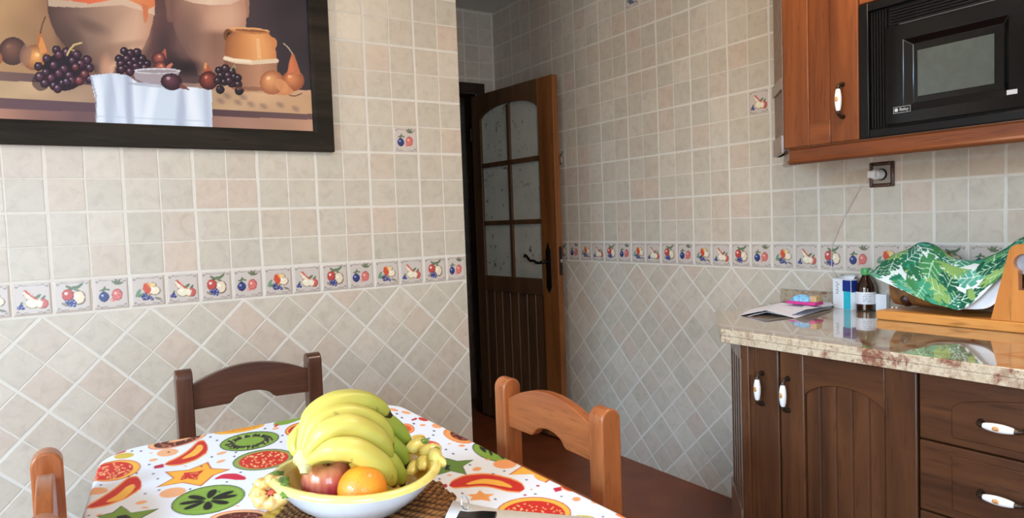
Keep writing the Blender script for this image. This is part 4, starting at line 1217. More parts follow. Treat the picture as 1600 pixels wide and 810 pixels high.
# pears and the round fruit at the left
fruit(20, 80, 22, (122, 84, 70), (74, 54, 50), (140, 100, 84)); fruit(-8, 92, 12, (206, 130, 84), (150, 90, 62), (226, 160, 110))
pt.poly([(53, 96), (56, 70), (60, 52), (64, 50), (68, 60), (74, 78), (79, 92)], (176, 112, 70)); fruit(54, 90, 20, (226, 158, 92), (140, 90, 62), (250, 206, 140), hx=.2, hy=-.2)
pt.poly([(60, 72), (64, 56), (68, 64), (74, 82), (64, 84)], (226, 150, 84), .8); pt.line([(63, 52), (66, 38), (71, 26)], 1.1, (96, 64, 52)); pt.ell(40, 86, 9, 18, (150, 112, 94), 10, .6)
# grapes
def bunch(pts, r, c=(74, 54, 68)):
    for i, (x, y) in enumerate(pts):
        w = ((i * 37) % 10) / 10
        base = np.array(c) + np.array([26, 6, 8]) * w
        fruit(x, y, r * (.92 + .16 * w), base * 1.12, base * .42, (176, 158, 172), hx=-.22, hy=-.3, hr=.34)
rg = random.Random(3)
pt.ell(100, 112, 34, 30, (40, 30, 38)); pt.ell(64, 128, 14, 14, (60, 44, 52), 0, .8)
bunch([(88, 78), (104, 82), (120, 86), (73, 92), (92, 86), (136, 94), (113, 95), (126, 100), (84, 102), (140, 106), (60, 104), (100, 108), (118, 104), (72, 113), (92, 115), (108, 118), (132, 114), (80, 122), (124, 124), (140, 124), (97, 130), (112, 126), (70, 130), (84, 134), (62, 120), (90, 138), (104, 128)], 7.6)
bunch([(118, 105), (124, 126), (132, 116)], 7.6, (112, 62, 66))
pt.line([(105, 86), (110, 76), (116, 70), (127, 67)], 1.4, (206, 178, 120)); pt.line([(110, 77), (116, 79)], 1.0, (190, 160, 108))
bunch([(194, 80), (204, 84), (214, 82), (186, 92), (198, 92), (210, 94), (222, 92), (189, 100), (203, 100), (220, 100), (230, 100), (212, 104), (196, 106), (188, 110), (226, 106)], 7.2, (58, 44, 58))
# figs
pt.poly([(246, 96), (252, 84), (257, 76), (259, 78), (260, 92)], (176, 92, 70)); fruit(248, 92, 11, (168, 92, 78), (72, 40, 46), (224, 150, 124), hx=.1)
pt.poly([(254, 108), (268, 98), (270, 101), (262, 112)], (196, 120, 96)); fruit(250, 106, 10, (190, 104, 82), (84, 44, 48), (230, 160, 130), hx=.2)
# the shallow white bowl and the hanging cloth
pt.poly([(206, 110), (282, 110), (274, 126), (258, 132), (232, 132), (212, 124)], (166, 152, 156)); pt.ell(244, 111, 38, 4.5, (206, 202, 206)); pt.ell(246, 111.5, 32, 2.6, (140, 124, 126), 0, .8)
bunch([(196, 106), (203, 112), (190, 108)], 7.0, (70, 48, 60))
cl = [(140, 118), (176, 114), (200, 118), (214, 128), (262, 134), (300, 136), (331, 141), (332, 210), (150, 210), (150, 160)]
pt.poly(cl, (206, 216, 228))
for a, b, w, c in (((176, 116), (168, 210), 7, (176, 184, 202)), ((206, 124), (214, 210), 9, (226, 232, 242)), ((200, 122), (204, 210), 5, (158, 164, 186)), ((240, 136), (226, 210), 6, (232, 238, 246)), ((286, 146), (280, 210), 6, (170, 178, 198)), ((298, 140), (308, 210), 8, (236, 240, 248)), ((322, 144), (326, 210), 4, (184, 190, 208)), ((152, 126), (160, 210), 5, (232, 236, 244)), ((180, 118), (196, 210), 4, (220, 226, 238))):
    pt.softline(a, b, w * 1.7, c, .8, cl)
pt.line([(150, 182), (332, 190)], 1, (180, 190, 208), .5); pt.line([(142, 120), (150, 150), (150, 205)], 1.5, (130, 126, 146), .6)
pt.ell(240, 133, 40, 3, (140, 134, 150), 4, .5)
# near fruit
fruit(268, 128, 17, (104, 62, 72), (50, 30, 40), (190, 150, 158), ang=10, sq_=.78); pt.poly([(282, 130), (292, 136), (297, 141), (290, 140), (280, 138)], (120, 72, 66))
pt.poly([(316, 118), (320, 102), (324, 99), (329, 108), (338, 120)], (176, 90, 62)); fruit(326, 126, 15, (150, 72, 58), (66, 32, 36), (222, 140, 110), sq_=.98)
pt.line([(320, 112), (318, 130)], 1, (90, 48, 44), .6); pt.line([(330, 110), (336, 130)], 1, (90, 48, 44), .6); pt.line([(321, 100), (321, 106)], 2, (214, 150, 100))
bunch([(342, 110), (352, 107), (362, 112), (345, 118), (356, 118), (366, 120), (350, 128), (362, 130), (372, 132), (340, 126), (372, 122), (358, 126)], 6.6, (54, 44, 54))
for c_ in ((344, 140), (374, 142)):
    fruit(*c_, 7, (52, 42, 52), (26, 20, 28), (120, 110, 124))
pt.line([(361, 108), (366, 102), (368, 106)], .8, (150, 150, 110))
pt.ell(402, 139, 34, 3, (120, 78, 62), 3, .6)
fruit(458, 126, 17.5, (214, 134, 88), (150, 84, 56), (240, 180, 130), sq_=.94); pt.poly([(448, 118), (452, 96), (456, 84), (459, 84), (464, 98), (470, 116)], (196, 112, 76)); pt.poly([(450, 114), (454, 94), (457, 90), (460, 112)], (214, 124, 84), .7)
pt.line([(457, 84), (450, 74), (443, 68)], .8, (190, 170, 140))
pt.poly([(432, 114), (446, 128), (459, 143), (452, 149), (434, 148), (420, 146)], (206, 136, 92)); fruit(425, 129, 19, (222, 156, 104), (166, 100, 66), (246, 200, 150)); pt.ell(440, 134, 13, 8, (216, 148, 98), 45, .8)
pt.line([(452, 149), (462, 150), (472, 146)], .9, (110, 74, 56))
mesh_part('canvas', (lambda me: (me.transform(Matrix.Translation(-Vector(pic['base']))), me)[1])(big_grid(CPn)), 'painted_canvas', pic, colors=pt.C, smooth=0)

# ------------------------------------------------------------------ table and cloth
ZTB = 0.745
TX0, TX1, TY0, TY1 = 0.190, 0.898, -1.90, -0.700
tb = thing('dining_table', 'wooden kitchen table hidden under the fruit print tablecloth', 'table', ((TX0 + TX1) / 2, (TY0 + TY1) / 2, 0))
def rrect(x0, x1, y0, y1, r, n=8):
    out = []
    for (cx, cy, a0) in ((x1 - r, y1 - r, 0), (x0 + r, y1 - r, 90), (x0 + r, y0 + r, 180), (x1 - r, y0 + r, 270)):
        for k in range(n + 1):
            a = math.radians(a0 + 90 * k / n); out.append((cx + r * math.cos(a), cy + r * math.sin(a)))
    return out
m = MB(); m.prism(rrect(TX0 + .004, TX1 - .004, TY0 + .004, TY1 - .004, .085), lambda p, q, t: (p - min(max((-.736 - q) * .12, 0), .042) * (TX1 - p) / (TX1 - TX0), q, t), ZTB - .032, ZTB - .004); part('tabletop', m, 'table_wood', tb, .004)
m = MB()
for (a, b, c, d) in ((TX0 + .06, TX1 - .06, TY0 + .06, TY0 + .082), (TX0 + .06, TX1 - .06, TY1 - .082, TY1 - .06), (TX0 + .06, TX0 + .082, TY0 + .082, TY1 - .082), (TX1 - .082, TX1 - .06, TY0 + .082, TY1 - .082)):
    m.box((a, c, ZTB - .13), (b, d, ZTB - .032))
part('apron', m, 'table_wood', tb, .002)
for sx in (0, 1):
    for sy in (0, 1):
        lx = (TX0 + .075, TX1 - .075)[sx]; ly = (TY0 + .075, TY1 - .075)[sy]
        m = MB(); m.prism([(-.03, -.03), (.03, -.03), (.03, .03), (-.03, .03)], lambda p, q, t, lx=lx, ly=ly: (lx + p * (1 if t > .3 else .7), ly + q * (1 if t > .3 else .7), t), 0, ZTB - .032); part('leg', m, 'table_wood', tb, .004)
# cloth: a fine sheet that lies flat, rolls over the rounded edge and hangs
HANG = .15
gx = np.arange(TX0 - HANG, TX1 + HANG + 1e-6, .0020); gy = np.concatenate([np.arange(TY0 - HANG, -1.74, .006), np.arange(-1.74, TY1 + HANG + 1e-6, .0020)])
U, V = np.meshgrid(gx, gy, indexing='ij')
rc = .09
def widen(x, y):
    return x - np.clip((-.736 - y) * .12, 0, .042) * np.clip((TX1 - x) / (TX1 - TX0), 0, 1)
UW = widen(U, V)
qx = np.clip(U, TX0 + rc, TX1 - rc); qy = np.clip(V, TY0 + rc, TY1 - rc)
dx, dy = U - qx, V - qy; dd = np.hypot(dx, dy) + 1e-9; out_ = np.maximum(dd - rc, 0)       # distance past the edge
nxv, nyv = dx / dd, dy / dd
re = .010; arcl = re * math.pi / 2
th = np.clip(out_ / re, 0, math.pi / 2); hang = np.maximum(out_ - arcl, 0)
corner = (np.abs(nxv) > .12) & (np.abs(nyv) > .12)
angv = np.arctan2(nyv, nxv)
fold = .012 * np.sin(angv * 14) * (hang / HANG) + .008 * np.sin((U + V) * 26) * (hang / HANG)
hor = re * np.sin(th) + hang * .06 + .5 * fold * (out_ > 0)
ver = re * (1 - np.cos(th)) + hang * .97
k = np.minimum(dd, rc)
PX = widen(qx + nxv * np.minimum(k, rc), V) + nxv * hor; PY = qy + nyv * (k + hor); PZ = ZTB + .0008 - ver
PZ += .0008 * np.sin(U * 9 + 1) * np.sin(V * 7) * (out_ == 0)
def tp(pts): return np.array([at_z(x, y, ZTB)[:2] for x, y in pts])
def ellp(cx, cy, rx, ry, ang=0, n=28):
    a = math.radians(ang)
    return [(cx + rx * math.cos(t) * math.cos(a) - ry * math.sin(t) * math.sin(a), cy + rx * math.cos(t) * math.sin(a) + ry * math.sin(t) * math.cos(a)) for t in np.linspace(0, 2 * math.pi, n, endpoint=False)]
SHAPES = []
def shp(pts, c): SHAPES.append((tp(pts), c))
def CA(x, y): return (120 + x / 4.264, 620 + y / 4.264)
def CBp(x, y): return (600 + x / 4.2105, 620 + y / 4.2105)
def crescent(pts, ws, grow=0.0, ysq=1.0):
    c = np.array(smooth_curve(pts, 14)); w = np.interp(np.linspace(0, 1, len(c)), np.linspace(0, 1, len(ws)), ws) + grow
    tt_ = np.linspace(0, 1, len(c)); w = w * np.sqrt(np.clip(np.minimum(tt_, 1 - tt_) / .07, 0.004, 1))
    t = np.gradient(c, axis=0); nn_ = np.stack([-t[:, 1], t[:, 0]], 1); nn_ /= np.linalg.norm(nn_, axis=1)[:, None]
    return np.concatenate([c + nn_ * w[:, None], (c - nn_ * w[:, None])[::-1]])
RED, ORA, YEL, DRED, GRN, DGN, BLK, PEA, BRN = (208, 46, 38), (240, 160, 90), (248, 184, 76), (176, 40, 34), (132, 166, 64), (34, 56, 44), (24, 28, 26), (244, 178, 128), (92, 34, 26)
def slice_(F, cx, cy, rx, ry, ang, rim, rimo, flesh, dots=None, off=(0, 0), k=.80, sc=4.2, dc=(250, 200, 130)):
    shp([F(*q) for q in ellp(cx, cy, rx, ry, ang)], rimo)
    shp([F(*q) for q in ellp(cx, cy, rx - 8, ry - 5, ang)], rim)
    shp([F(*q) for q in ellp(cx + off[0], cy + off[1], rx * k, ry * k, ang)], flesh)
    if dots:
        rd = random.Random(int(cx * 7 + cy))
        a = math.radians(ang)
        for _ in range(dots):
            t = rd.uniform(0, 6.28); r = math.sqrt(rd.uniform(0, .82))
            x = rx * k * r * math.cos(t); y = ry * k * r * math.sin(t)
            q = (cx + off[0] + x * math.cos(a) - y * math.sin(a), cy + off[1] + x * math.sin(a) + y * math.cos(a))
            shp([F(*z) for z in ellp(q[0], q[1], 6.5, 4, rd.uniform(-60, 60), 8)], dc)
def pepper(F, pts, ws, ip, iw, stem=None):
    shp([F(*q) for q in crescent(pts, ws, 9)], ORA); shp([F(*q) for q in crescent(pts, ws)], RED)
    shp([F(*q) for q in crescent(ip, iw)], YEL)
    if stem: shp([F(*q) for q in crescent(stem, [9, 13])], (190, 40, 70))
def star(F, poly, fill, edge, core=None, corec=RED):
    c = np.mean(poly, 0); shp([F(*q) for q in poly], edge); shp([F(*(c + (np.array(q) - c) * .92)) for q in poly], fill)
    if core is not None: shp([F(*q) for q in core], corec)
def blob(F, cx, cy, rx, ry, ang=0, c=PEA): shp([F(*q) for q in ellp(cx, cy, rx, ry, ang, 16)], c)
# left half of the cloth
slice_(CA, 252, 497, 178, 66, -11, YEL, (206, 92, 52), RED, 60, (-22, 2), .84, dc=(248, 190, 130))
pepper(CA, [(62, 745), (190, 697), (300, 640), (370, 592), (430, 572)], [4, 28, 44, 50, 34], [(195, 706), (285, 672), (345, 625), (385, 592)], [5, 22, 26, 12])
pepper(CA, [(585, 455), (680, 432), (770, 390), (835, 340), (870, 325)], [4, 22, 36, 44, 24], [(700, 418), (780, 380), (820, 342), (835, 325)], [4, 18, 22, 8], [(512, 476), (582, 462)])
star(CA, [(875, 438), (900, 482), (1026, 490), (915, 530), (828, 604), (705, 580), (525, 610), (640, 548), (585, 505), (745, 492)], (250, 178, 62), (190, 62, 34), [(688, 562), (715, 512), (800, 505), (850, 492), (812, 528), (802, 560), (740, 552)])
rd = random.Random(5)
for _ in range(14): blob(CA, rd.uniform(710, 815), rd.uniform(510, 552), 5, 3, 0, (250, 180, 110))
slice_(CA, 876, 695, 252, 92, -11, GRN, DGN, GRN, None, k=.9)
blob(CA, 876, 695, 222, 74, -11, (150, 180, 84)); blob(CA, 876, 695, 214, 69, -11, GRN)
for a in (5, 50, 95, 150, 190, 232, 285, 335):
    ar = math.radians(a); ca, sa = math.cos(ar), math.sin(ar); s11 = math.radians(-11)
    pts = []
    for t in np.linspace(0, 2 * math.pi, 16, endpoint=False):
        u = .52 + .40 * math.cos(t); w = .165 * math.sin(t) * (.6 + .6 * u)
        x = (u * ca - w * sa) * 214; y = (u * sa + w * ca) * 70
        pts.append((876 + x * math.cos(s11) - y * math.sin(s11), 695 + x * math.sin(s11) + y * math.cos(s11)))
    shp([CA(*q) for q in pts], BLK)
slice_(CA, 1150, 300, 202, 60, -9, GRN, DGN, GRN, None, k=.9)
rd = random.Random(9); s9 = math.radians(-9)
blob(CA, 1150, 300, 150, 41, -9, (52, 66, 40)); 
for q_ in range(70):
    t = rd.uniform(0, 6.28); r = rd.uniform(.60, .82); x, y = 195 * r * math.cos(t), 56 * r * math.sin(t)
    blob(CA, 1150 + x * math.cos(s9) - y * math.sin(s9), 300 + x * math.sin(s9) + y * math.cos(s9), 9, 5, math.degrees(t), BLK if q_ % 4 else (176, 190, 110))
blob(CA, 1150, 300, 100, 27, -9, GRN)
slice_(CA, 1240, 425, 205, 68, -8, (150, 164, 84), (60, 82, 50), RED, 70, (6, 0), .82)
slice_(CA, 672, 290, 205, 44, -14, PEA, (214, 120, 78), BRN, 40, (0, 2), .80, dc=(200, 120, 90)); blob(CA, 690, 286, 80, 10, -14, PEA)
blob(CA, 1080, 215, 175, 27, -9, (240, 176, 60)); blob(CA, 1090, 213, 130, 15, -9, (232, 150, 44))
for q in ((1020, 226), (1090, 212), (1160, 205)): blob(CA, *q, 26, 7, 10, (214, 120, 40)); blob(CA, *q, 18, 4, 10, (244, 178, 60))
shp([CA(*q) for q in crescent([(1310, 190), (1400, 165), (1540, 125)], [10, 22, 14])], GRN); blob(CA, 1330, 195, 18, 7, -30, RED)
slice_(CA, 1490, 222, 105, 46, -10, YEL, RED, (226, 90, 50), None, k=.5); blob(CA, 1490, 222, 84, 34, -10, RED); blob(CA, 1500, 220, 50, 20, -10, YEL)
shp([CA(*q) for q in crescent([(915, 556), (980, 538), (1060, 540), (1130, 552)], [3, 16, 22, 10])], (212, 44, 70))
for a in ((605, 375, 74, 25, -8), (640, 645, 92, 32, -10), (125, 633, 84, 24, -4), (510, 425, 32, 9, -10), (965, 380, 36, 9, -14), (960, 435, 32, 9, -16), (1435, 290, 32, 11, -10), (1325, 215, 24, 7, -10), (430, 710, 40, 11, -12), (1070, 735, 16, 5, 0), (455, 745, 24, 6, 0), (725, 467, 12, 4, 0), (495, 378, 12, 4, 0), (150, 790, 22, 6, -20)): blob(CA, *a, PEA)
blob(CA, 315, 398, 68, 19, -8, (218, 188, 74)); shp([CA(*q) for q in crescent([(180, 400), (250, 380), (330, 365)], [4, 14, 6])], (208, 80, 86))
star(CA, [(295, 730), (330, 752), (362, 778), (552, 750), (430, 815), (470, 880), (320, 840), (180, 880), (200, 830), (130, 800), (240, 775)], (122, 156, 62), DGN, [(270, 800), (330, 790), (370, 815), (320, 840), (250, 830)], BLK)
slice_(CA, 1085, 812, 205, 52, -4, PEA, (206, 108, 66), (96, 40, 30), 30, (0, 6), .82, dc=(190, 110, 90))
DOTS_A = [(368, 366), (428, 366), (612, 372), (483, 456), (400, 514), (345, 535), (510, 518), (540, 552), (548, 628), (455, 652), (160, 592), (756, 622), (900, 405), (935, 293), (890, 270), (1060, 375), (1050, 402), (1000, 575), (830, 468), (1092, 510), (1247, 730), (950, 640), (1180, 590), (80, 796), (1255, 215), (1360, 305), (1370, 262)]
for q in DOTS_A: blob(CA, *q, 9, 4.5, -15, (58, 62, 92))
# right half
pepper(CBp, [(428, 590), (540, 562), (680, 555), (820, 585), (925, 612)], [16, 36, 38, 40, 22], [(540, 580), (650, 562), (760, 575), (845, 602)], [6, 16, 18, 6], [(352, 602), (418, 588)])
slice_(CBp, 985, 772, 248, 106, 0, YEL, (190, 66, 46), RED, 70, (0, 8), .84)
star(CBp, [(630, 620), (662, 645), (728, 648), (690, 667), (703, 697), (640, 686), (565, 690), (580, 666), (540, 650), (608, 646)], ORA, (238, 176, 120))
star(CBp, [(380, 400), (420, 408), (480, 425), (592, 418), (520, 462), (545, 518), (440, 494), (380, 512), (300, 530), (330, 470)], (104, 140, 62), DGN, [(405, 450), (440, 455), (425, 470), (440, 486), (400, 486)], BLK)
slice_(CBp, 705, 368, 130, 54, 18, (134, 168, 70), DGN, GRN, None, k=.86)
for (x, y, a) in ((650, 350, 40), (700, 365, 70), (745, 375, 20), (680, 345, 10), (770, 392, 40)): blob(CBp, x, y, 30, 10, a, BLK)
slice_(CBp, 490, 262, 104, 42, 16, ORA, (232, 120, 60), BRN, 20, (12, -2), .66, dc=(190, 90, 60))
star(CBp, [(912, 436), (1000, 480), (1030, 455), (1110, 540), (1066, 572), (1000, 545), (980, 515), (818, 518), (900, 465)], YEL, (196, 74, 44), [(955, 475), (1010, 490), (990, 500)], (206, 60, 40))
slice_(CBp, 290, 316, 80, 26, 5, (232, 120, 90), (214, 60, 60), RED, None, k=.7)
slice_(CBp, 150, 212, 52, 32, 8, ORA, (220, 100, 60), (220, 90, 50), None, k=.6)
shp([CBp(*q) for q in ellp(372, 672, 105, 54, 28)], (198, 46, 44)); shp([CBp(*q) for q in ellp(356, 676, 62, 32, 28)], (222, 150, 90))
for a in ((795, 448, 78, 30, 0), (350, 195, 36, 15, 5), (612, 480, 30, 13, -8), (512, 325, 22, 8, 0), (255, 190, 20, 7, 0), (145, 108, 32, 8, 12), (62, 90, 34, 8, 10), (1266, 680, 28, 15, 0), (1412, 706, 18, 6, 15), (970, 616, 10, 4, 0), (680, 417, 14, 5, 0), (430, 312, 12, 4, 0), (1380, 700, 20, 6, 20), (430, 520, 16, 5, 0)): blob(CBp, *a, c=(244, 164, 108))
blob(CBp, 225, 266, 46, 15, -4, (226, 186, 84)); blob(CBp, 258, 152, 34, 11, 12, (206, 60, 48))
shp([CBp(*q) for q in crescent([(180, 158), (218, 146)], [5, 7])], (190, 40, 60))
blob(CBp, 1205, 606, 48, 19, 20, ORA); blob(CBp, 1208, 606, 38, 13, 20, RED); shp([CBp(*q) for q in ((1110, 608), (1165, 598), (1172, 622), (1128, 634))], (200, 36, 66))
blob(CBp, 1320, 800, 66, 14, 4, (214, 196, 90)); blob(CBp, 1560, 790, 40, 10, 20, (240, 120, 60))
for q in ((118, 142), (295, 276), (325, 255), (330, 228), (540, 350), (455, 378), (408, 350), (718, 512), (792, 494), (365, 545), (515, 642), (938, 552), (995, 647), (1168, 662), (733, 682), (1440, 796), (85, 116), (196, 180), (565, 452)): blob(CBp, *q, 9, 4.5, 15, (58, 62, 92))
for q in ((1012, 592), (928, 654)): blob(CBp, *q, 12, 6, 0, (196, 48, 84))
# the print repeats towards the near end of the table, which lies below the frame
for (pl_, c) in list(SHAPES):
    q = pl_ + np.array([.10, -.58])
    if q[:, 1].max() < -1.72 and q[:, 0].min() > TX0 - HANG: SHAPES.append((q, c))
CC = np.zeros(U.shape + (3,))
for (ox, oy) in ((-.0006, -.0003), (.0003, -.0006), (.0006, .0003), (-.0003, .0006)):      # four samples per point soften the outlines
    C1 = np.tile(lin((236, 239, 246)), U.shape + (1,))
    for (pl_, c) in SHAPES:
        lo, hi = pl_.min(0), pl_.max(0)
        i0, i1 = np.searchsorted(gx, [lo[0] - .002, hi[0] + .080]); j0, j1 = np.searchsorted(gy, [lo[1] - .002, hi[1] + .002])
        if i1 <= i0 or j1 <= j0: continue
        sub_ = np.stack([UW[i0:i1, j0:j1].ravel() + ox, V[i0:i1, j0:j1].ravel() + oy], 1)
        k_ = in_poly(sub_, pl_).reshape(i1 - i0, j1 - j0)
        C1[i0:i1, j0:j1][k_] = lin(c)
    CC += C1 / 4
cloth = mesh_part('tablecloth', big_grid(np.stack([PX, PY, PZ], -1)), 'table_cloth', colors=CC.reshape(-1, 3), smooth=80)
tag(set_base(cloth, ((TX0 + TX1) / 2, (TY0 + TY1) / 2, ZTB)), 'white tablecloth printed with red papaya, kiwi and star fruit', 'tablecloth')

# ------------------------------------------------------------------ chairs
def make_chair(label, woods, grp):
    """local frame: the chair faces +x, its back stands at x = 0, centred on y"""
    t = thing('dining_chair', label, 'chair', (0, 0, 0), grp, local=True)
    W, H = .3855, .846                     # spacing of the rear posts, height
    pd, pw = .052, .046
    for s in (-1, 1):
        y = s * W / 2
        # rear post: side profile with a rounded tongue top, slightly raked below the seat
        prof = [(-.045, 0), (-.005, 0), (pd * .5, .44), (pd * .5, H - .03)]
        top = [(pd * .5 * math.cos(a), H - .026 + .026 * math.sin(a)) for a in np.linspace(0.05, math.pi - .05, 11)]
        prof = prof + top + [(-pd * .5, H - .03), (-pd * .5, .44)]
        m = MB(); m.prism(prof, lambda p, q, k: (p, k, q), y - pw / 2, y + pw / 2); part('rear_leg', m, woods[0], t, .004, smooth=35, seg=3)
        m = MB(); m.box((.335, y - .019, 0), (.373, y + .019, .43)); part('front_leg', m, woods[0], t, .005)
    # crest rail: arched top, cut-out below
    iy = W / 2 - pw / 2 + .004
    zt0, zb0 = .795, .722
    top = [(iy * (1 - 2 * k / 24), zt0 + .046 * (1 - (abs(1 - 2 * k / 24)) ** 2.0)) for k in range(25)]
    bot = []
    for k in range(41):
        y = -iy + 2 * iy * k / 40; q = abs(y)
        z = zb0 + .004 * (1 - q / iy)
        if q < .062: z += .028 * math.sqrt(max(0, 1 - (q / .062) ** 2)) ** 1.0
        bot.append((y, z))
    m = MB(); m.prism(top + bot, lambda p, q, k: (k, p, q), -.012, .013); part('crest_rail', m, woods[1], t, .003, smooth=35, seg=3)
    m = MB(); m.box((-.010, -iy, .565), (.011, iy, .625)); part('lower_rail', m, woods[1], t, .003)
    m = MB(); m.prism([(-.03, -W / 2 + .024), (-.03, W / 2 - .024), (.385, W / 2 + .02), (.385, -W / 2 - .02)], lambda p, q, k: (p, q, k), .43, .455); part('seat', m, 'rush', t, .008)
    m = MB()
    m.box((.02, -W / 2 - .012, .17), (.34, -W / 2 + .010, .195)); m.box((.02, W / 2 - .010, .17), (.34, W / 2 + .012, .195)); m.box((.345, -W / 2, .24), (.365, W / 2, .265)); m.box((-.012, -W / 2, .24), (.008, W / 2, .265))
    part('stretcher', m, woods[1], t, .003)
    return t
G = 'rustic wooden chairs around the table'
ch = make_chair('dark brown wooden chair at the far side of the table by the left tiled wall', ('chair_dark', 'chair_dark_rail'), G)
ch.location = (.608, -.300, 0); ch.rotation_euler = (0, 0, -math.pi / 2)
ch2 = make_chair('orange-brown wooden chair at the right side of the table before the open door', ('chair_wood', 'chair_rail'), G)
ch2.location = (1.085, -1.232, 0); ch2.rotation_euler = (0, 0, math.pi)
ch3 = dup(ch2); ch3['label'] = 'orange-brown wooden chair cut off by the left edge of the photo'
ch3.location = (.088, -1.172, 0); ch3.rotation_euler = (0, 0, math.radians(0))

# ------------------------------------------------------------------ fruit bowl and fruit
BC = np.array([.553, -1.385]); RBW, ZR = .148, .822
mat_t = 'woven_mat'
# woven brown mat under the bowl
nr, na = 46, 220
rad = np.linspace(.0, .168, nr); an = np.linspace(0, 2 * math.pi, na, endpoint=False)
A_, R_ = np.meshgrid(an, rad, indexing='ij')
sc_ = 1 + .03 * np.sin(A_ * 14) * (R_ / .168) ** 3
cell = np.sin(R_ * 2 * math.pi / .021) * np.sin(A_ * np.round(R_ / .0036 + 1))
hgt = .0045 + .0030 * cell
hgt[:, -1] = .0008
MP = np.stack([BC[0] + R_ * sc_ * np.cos(A_), BC[1] + R_ * sc_ * np.sin(A_), ZTB + .0018 + hgt], -1)
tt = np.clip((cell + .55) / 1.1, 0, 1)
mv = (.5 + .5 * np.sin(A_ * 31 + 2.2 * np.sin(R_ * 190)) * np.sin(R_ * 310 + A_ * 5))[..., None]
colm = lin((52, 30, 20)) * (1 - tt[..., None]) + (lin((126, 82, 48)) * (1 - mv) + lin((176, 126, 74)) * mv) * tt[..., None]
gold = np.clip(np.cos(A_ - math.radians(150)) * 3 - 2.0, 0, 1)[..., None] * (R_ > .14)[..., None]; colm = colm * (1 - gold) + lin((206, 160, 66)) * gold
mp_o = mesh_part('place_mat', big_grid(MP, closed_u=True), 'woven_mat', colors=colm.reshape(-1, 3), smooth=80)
tag(set_base(mp_o, (BC[0], BC[1], ZTB)), 'round woven brown mat under the fruit bowl', 'mat')

bw = thing('fruit_bowl', 'yellow rimmed ceramic fruit bowl with moulded fruit on its rim', 'bowl', (BC[0], BC[1], ZTB + .007))
zb_ = ZTB + .010
prof_out = [(.078, zb_), (.084, zb_ + .002), (.088, zb_ + .007), (.108, zb_ + .020), (.126, zb_ + .038), (.140, ZR - .014), (RBW, ZR - .006)]
prof_in = [(RBW, ZR - .006), (RBW + .001, ZR - .001), (RBW - .004, ZR + .004), (RBW - .013, ZR + .003), (RBW - .020, ZR - .008), (.116, zb_ + .034), (.100, zb_ + .016), (.078, zb_ + .006), (.004, zb_ + .004)]
wv = lambda r, h, a: (r * (1 + .012 * math.sin(a * 3 + .6) * (r / RBW) ** 2), h + .004 * math.sin(a * 2 + 1.0) * max(0, (h - zb_) / .07))
m = MB(); m.lathe([(.004, zb_ + .001)] + prof_out, 64, (BC[0], BC[1], 0), fn=wv)
bmesh.ops.delete(m.bm, geom=[f for f in m.bm.faces if len(f.verts) > 4 and f.calc_center_median().z > zb_ + .02], context='FACES_ONLY')
part('outer_shell', m, 'white_glaze', bw, smooth=60)
m = MB(); m.lathe(prof_in[:5], 64, (BC[0], BC[1], 0), fn=wv)
bmesh.ops.delete(m.bm, geom=[f for f in m.bm.faces if len(f.verts) > 4], context='FACES_ONLY')
part('rim', m, 'yellow_glaze', bw, smooth=60)
m = MB(); rg_ = m.lathe(prof_in[4:], 64, (BC[0], BC[1], 0), fn=wv)
bmesh.ops.delete(m.bm, geom=[f for f in m.bm.faces if len(f.verts) > 4 and f.calc_center_median().z > zb_ + .02], context='FACES_ONLY')
vs = m.verts(); nv_ = .5 + .5 * np.sin(vs[:, 0] * 190 + 3 * np.sin(vs[:, 1] * 140)) * np.sin(vs[:, 1] * 170)
ci = lin((226, 168, 50)) * (1 - nv_[:, None]) + lin((236, 196, 82)) * nv_[:, None]
part('inner_glaze', m, 'bowl_glaze', bw, smooth=60, colors=ci)
# moulded pumpkin-like knob at the left of the rim, with leaves
kc_ = at_z(423, 768, ZR - .014) ; kc_ = np.array([kc_[0], kc_[1], ZR - .016])
m = MB(); n1, n2 = 48, 16; P = np.zeros((n1, n2, 3))
ax = np.array([CAM[0] - kc_[0], CAM[1] - kc_[1], .95]); ax /= np.linalg.norm(ax)
e1 = np.cross(ax, (0, 0, 1)); e1 /= np.linalg.norm(e1); e2 = np.cross(ax, e1)
for i in range(n1):
    for j in range(n2):
        a = 2 * math.pi * i / n1; b = 2 * math.pi * j / n2
        rr_ = .0125 * (1 + .13 * math.cos(a * 8))
        q = (.0195 + rr_ * math.cos(b)) * (1 + .05 * math.cos(a * 2))
        P[i, j] = kc_ + (e1 * math.cos(a) + e2 * math.sin(a)) * q + ax * rr_ * math.sin(b)
m.grid(P, True, True)
vs = m.verts(); nv_ = .5 + .5 * np.sin(vs[:, 0] * 260 + 2) * np.sin(vs[:, 2] * 300 + vs[:, 1] * 210)
kb = part('pumpkin_knob', m, 'bowl_glaze', bw, smooth=70, colors=lin((206, 150, 66)) * (1 - nv_[:, None]) + lin((246, 214, 140)) * nv_[:, None])
m = MB(); m.ball(kc_ + ax * -.002, (.009, .009, .006), 12); part('knob_heart', m, plain('knob_red', (190, 84, 60), .4, var=.2), bw, smooth=60)
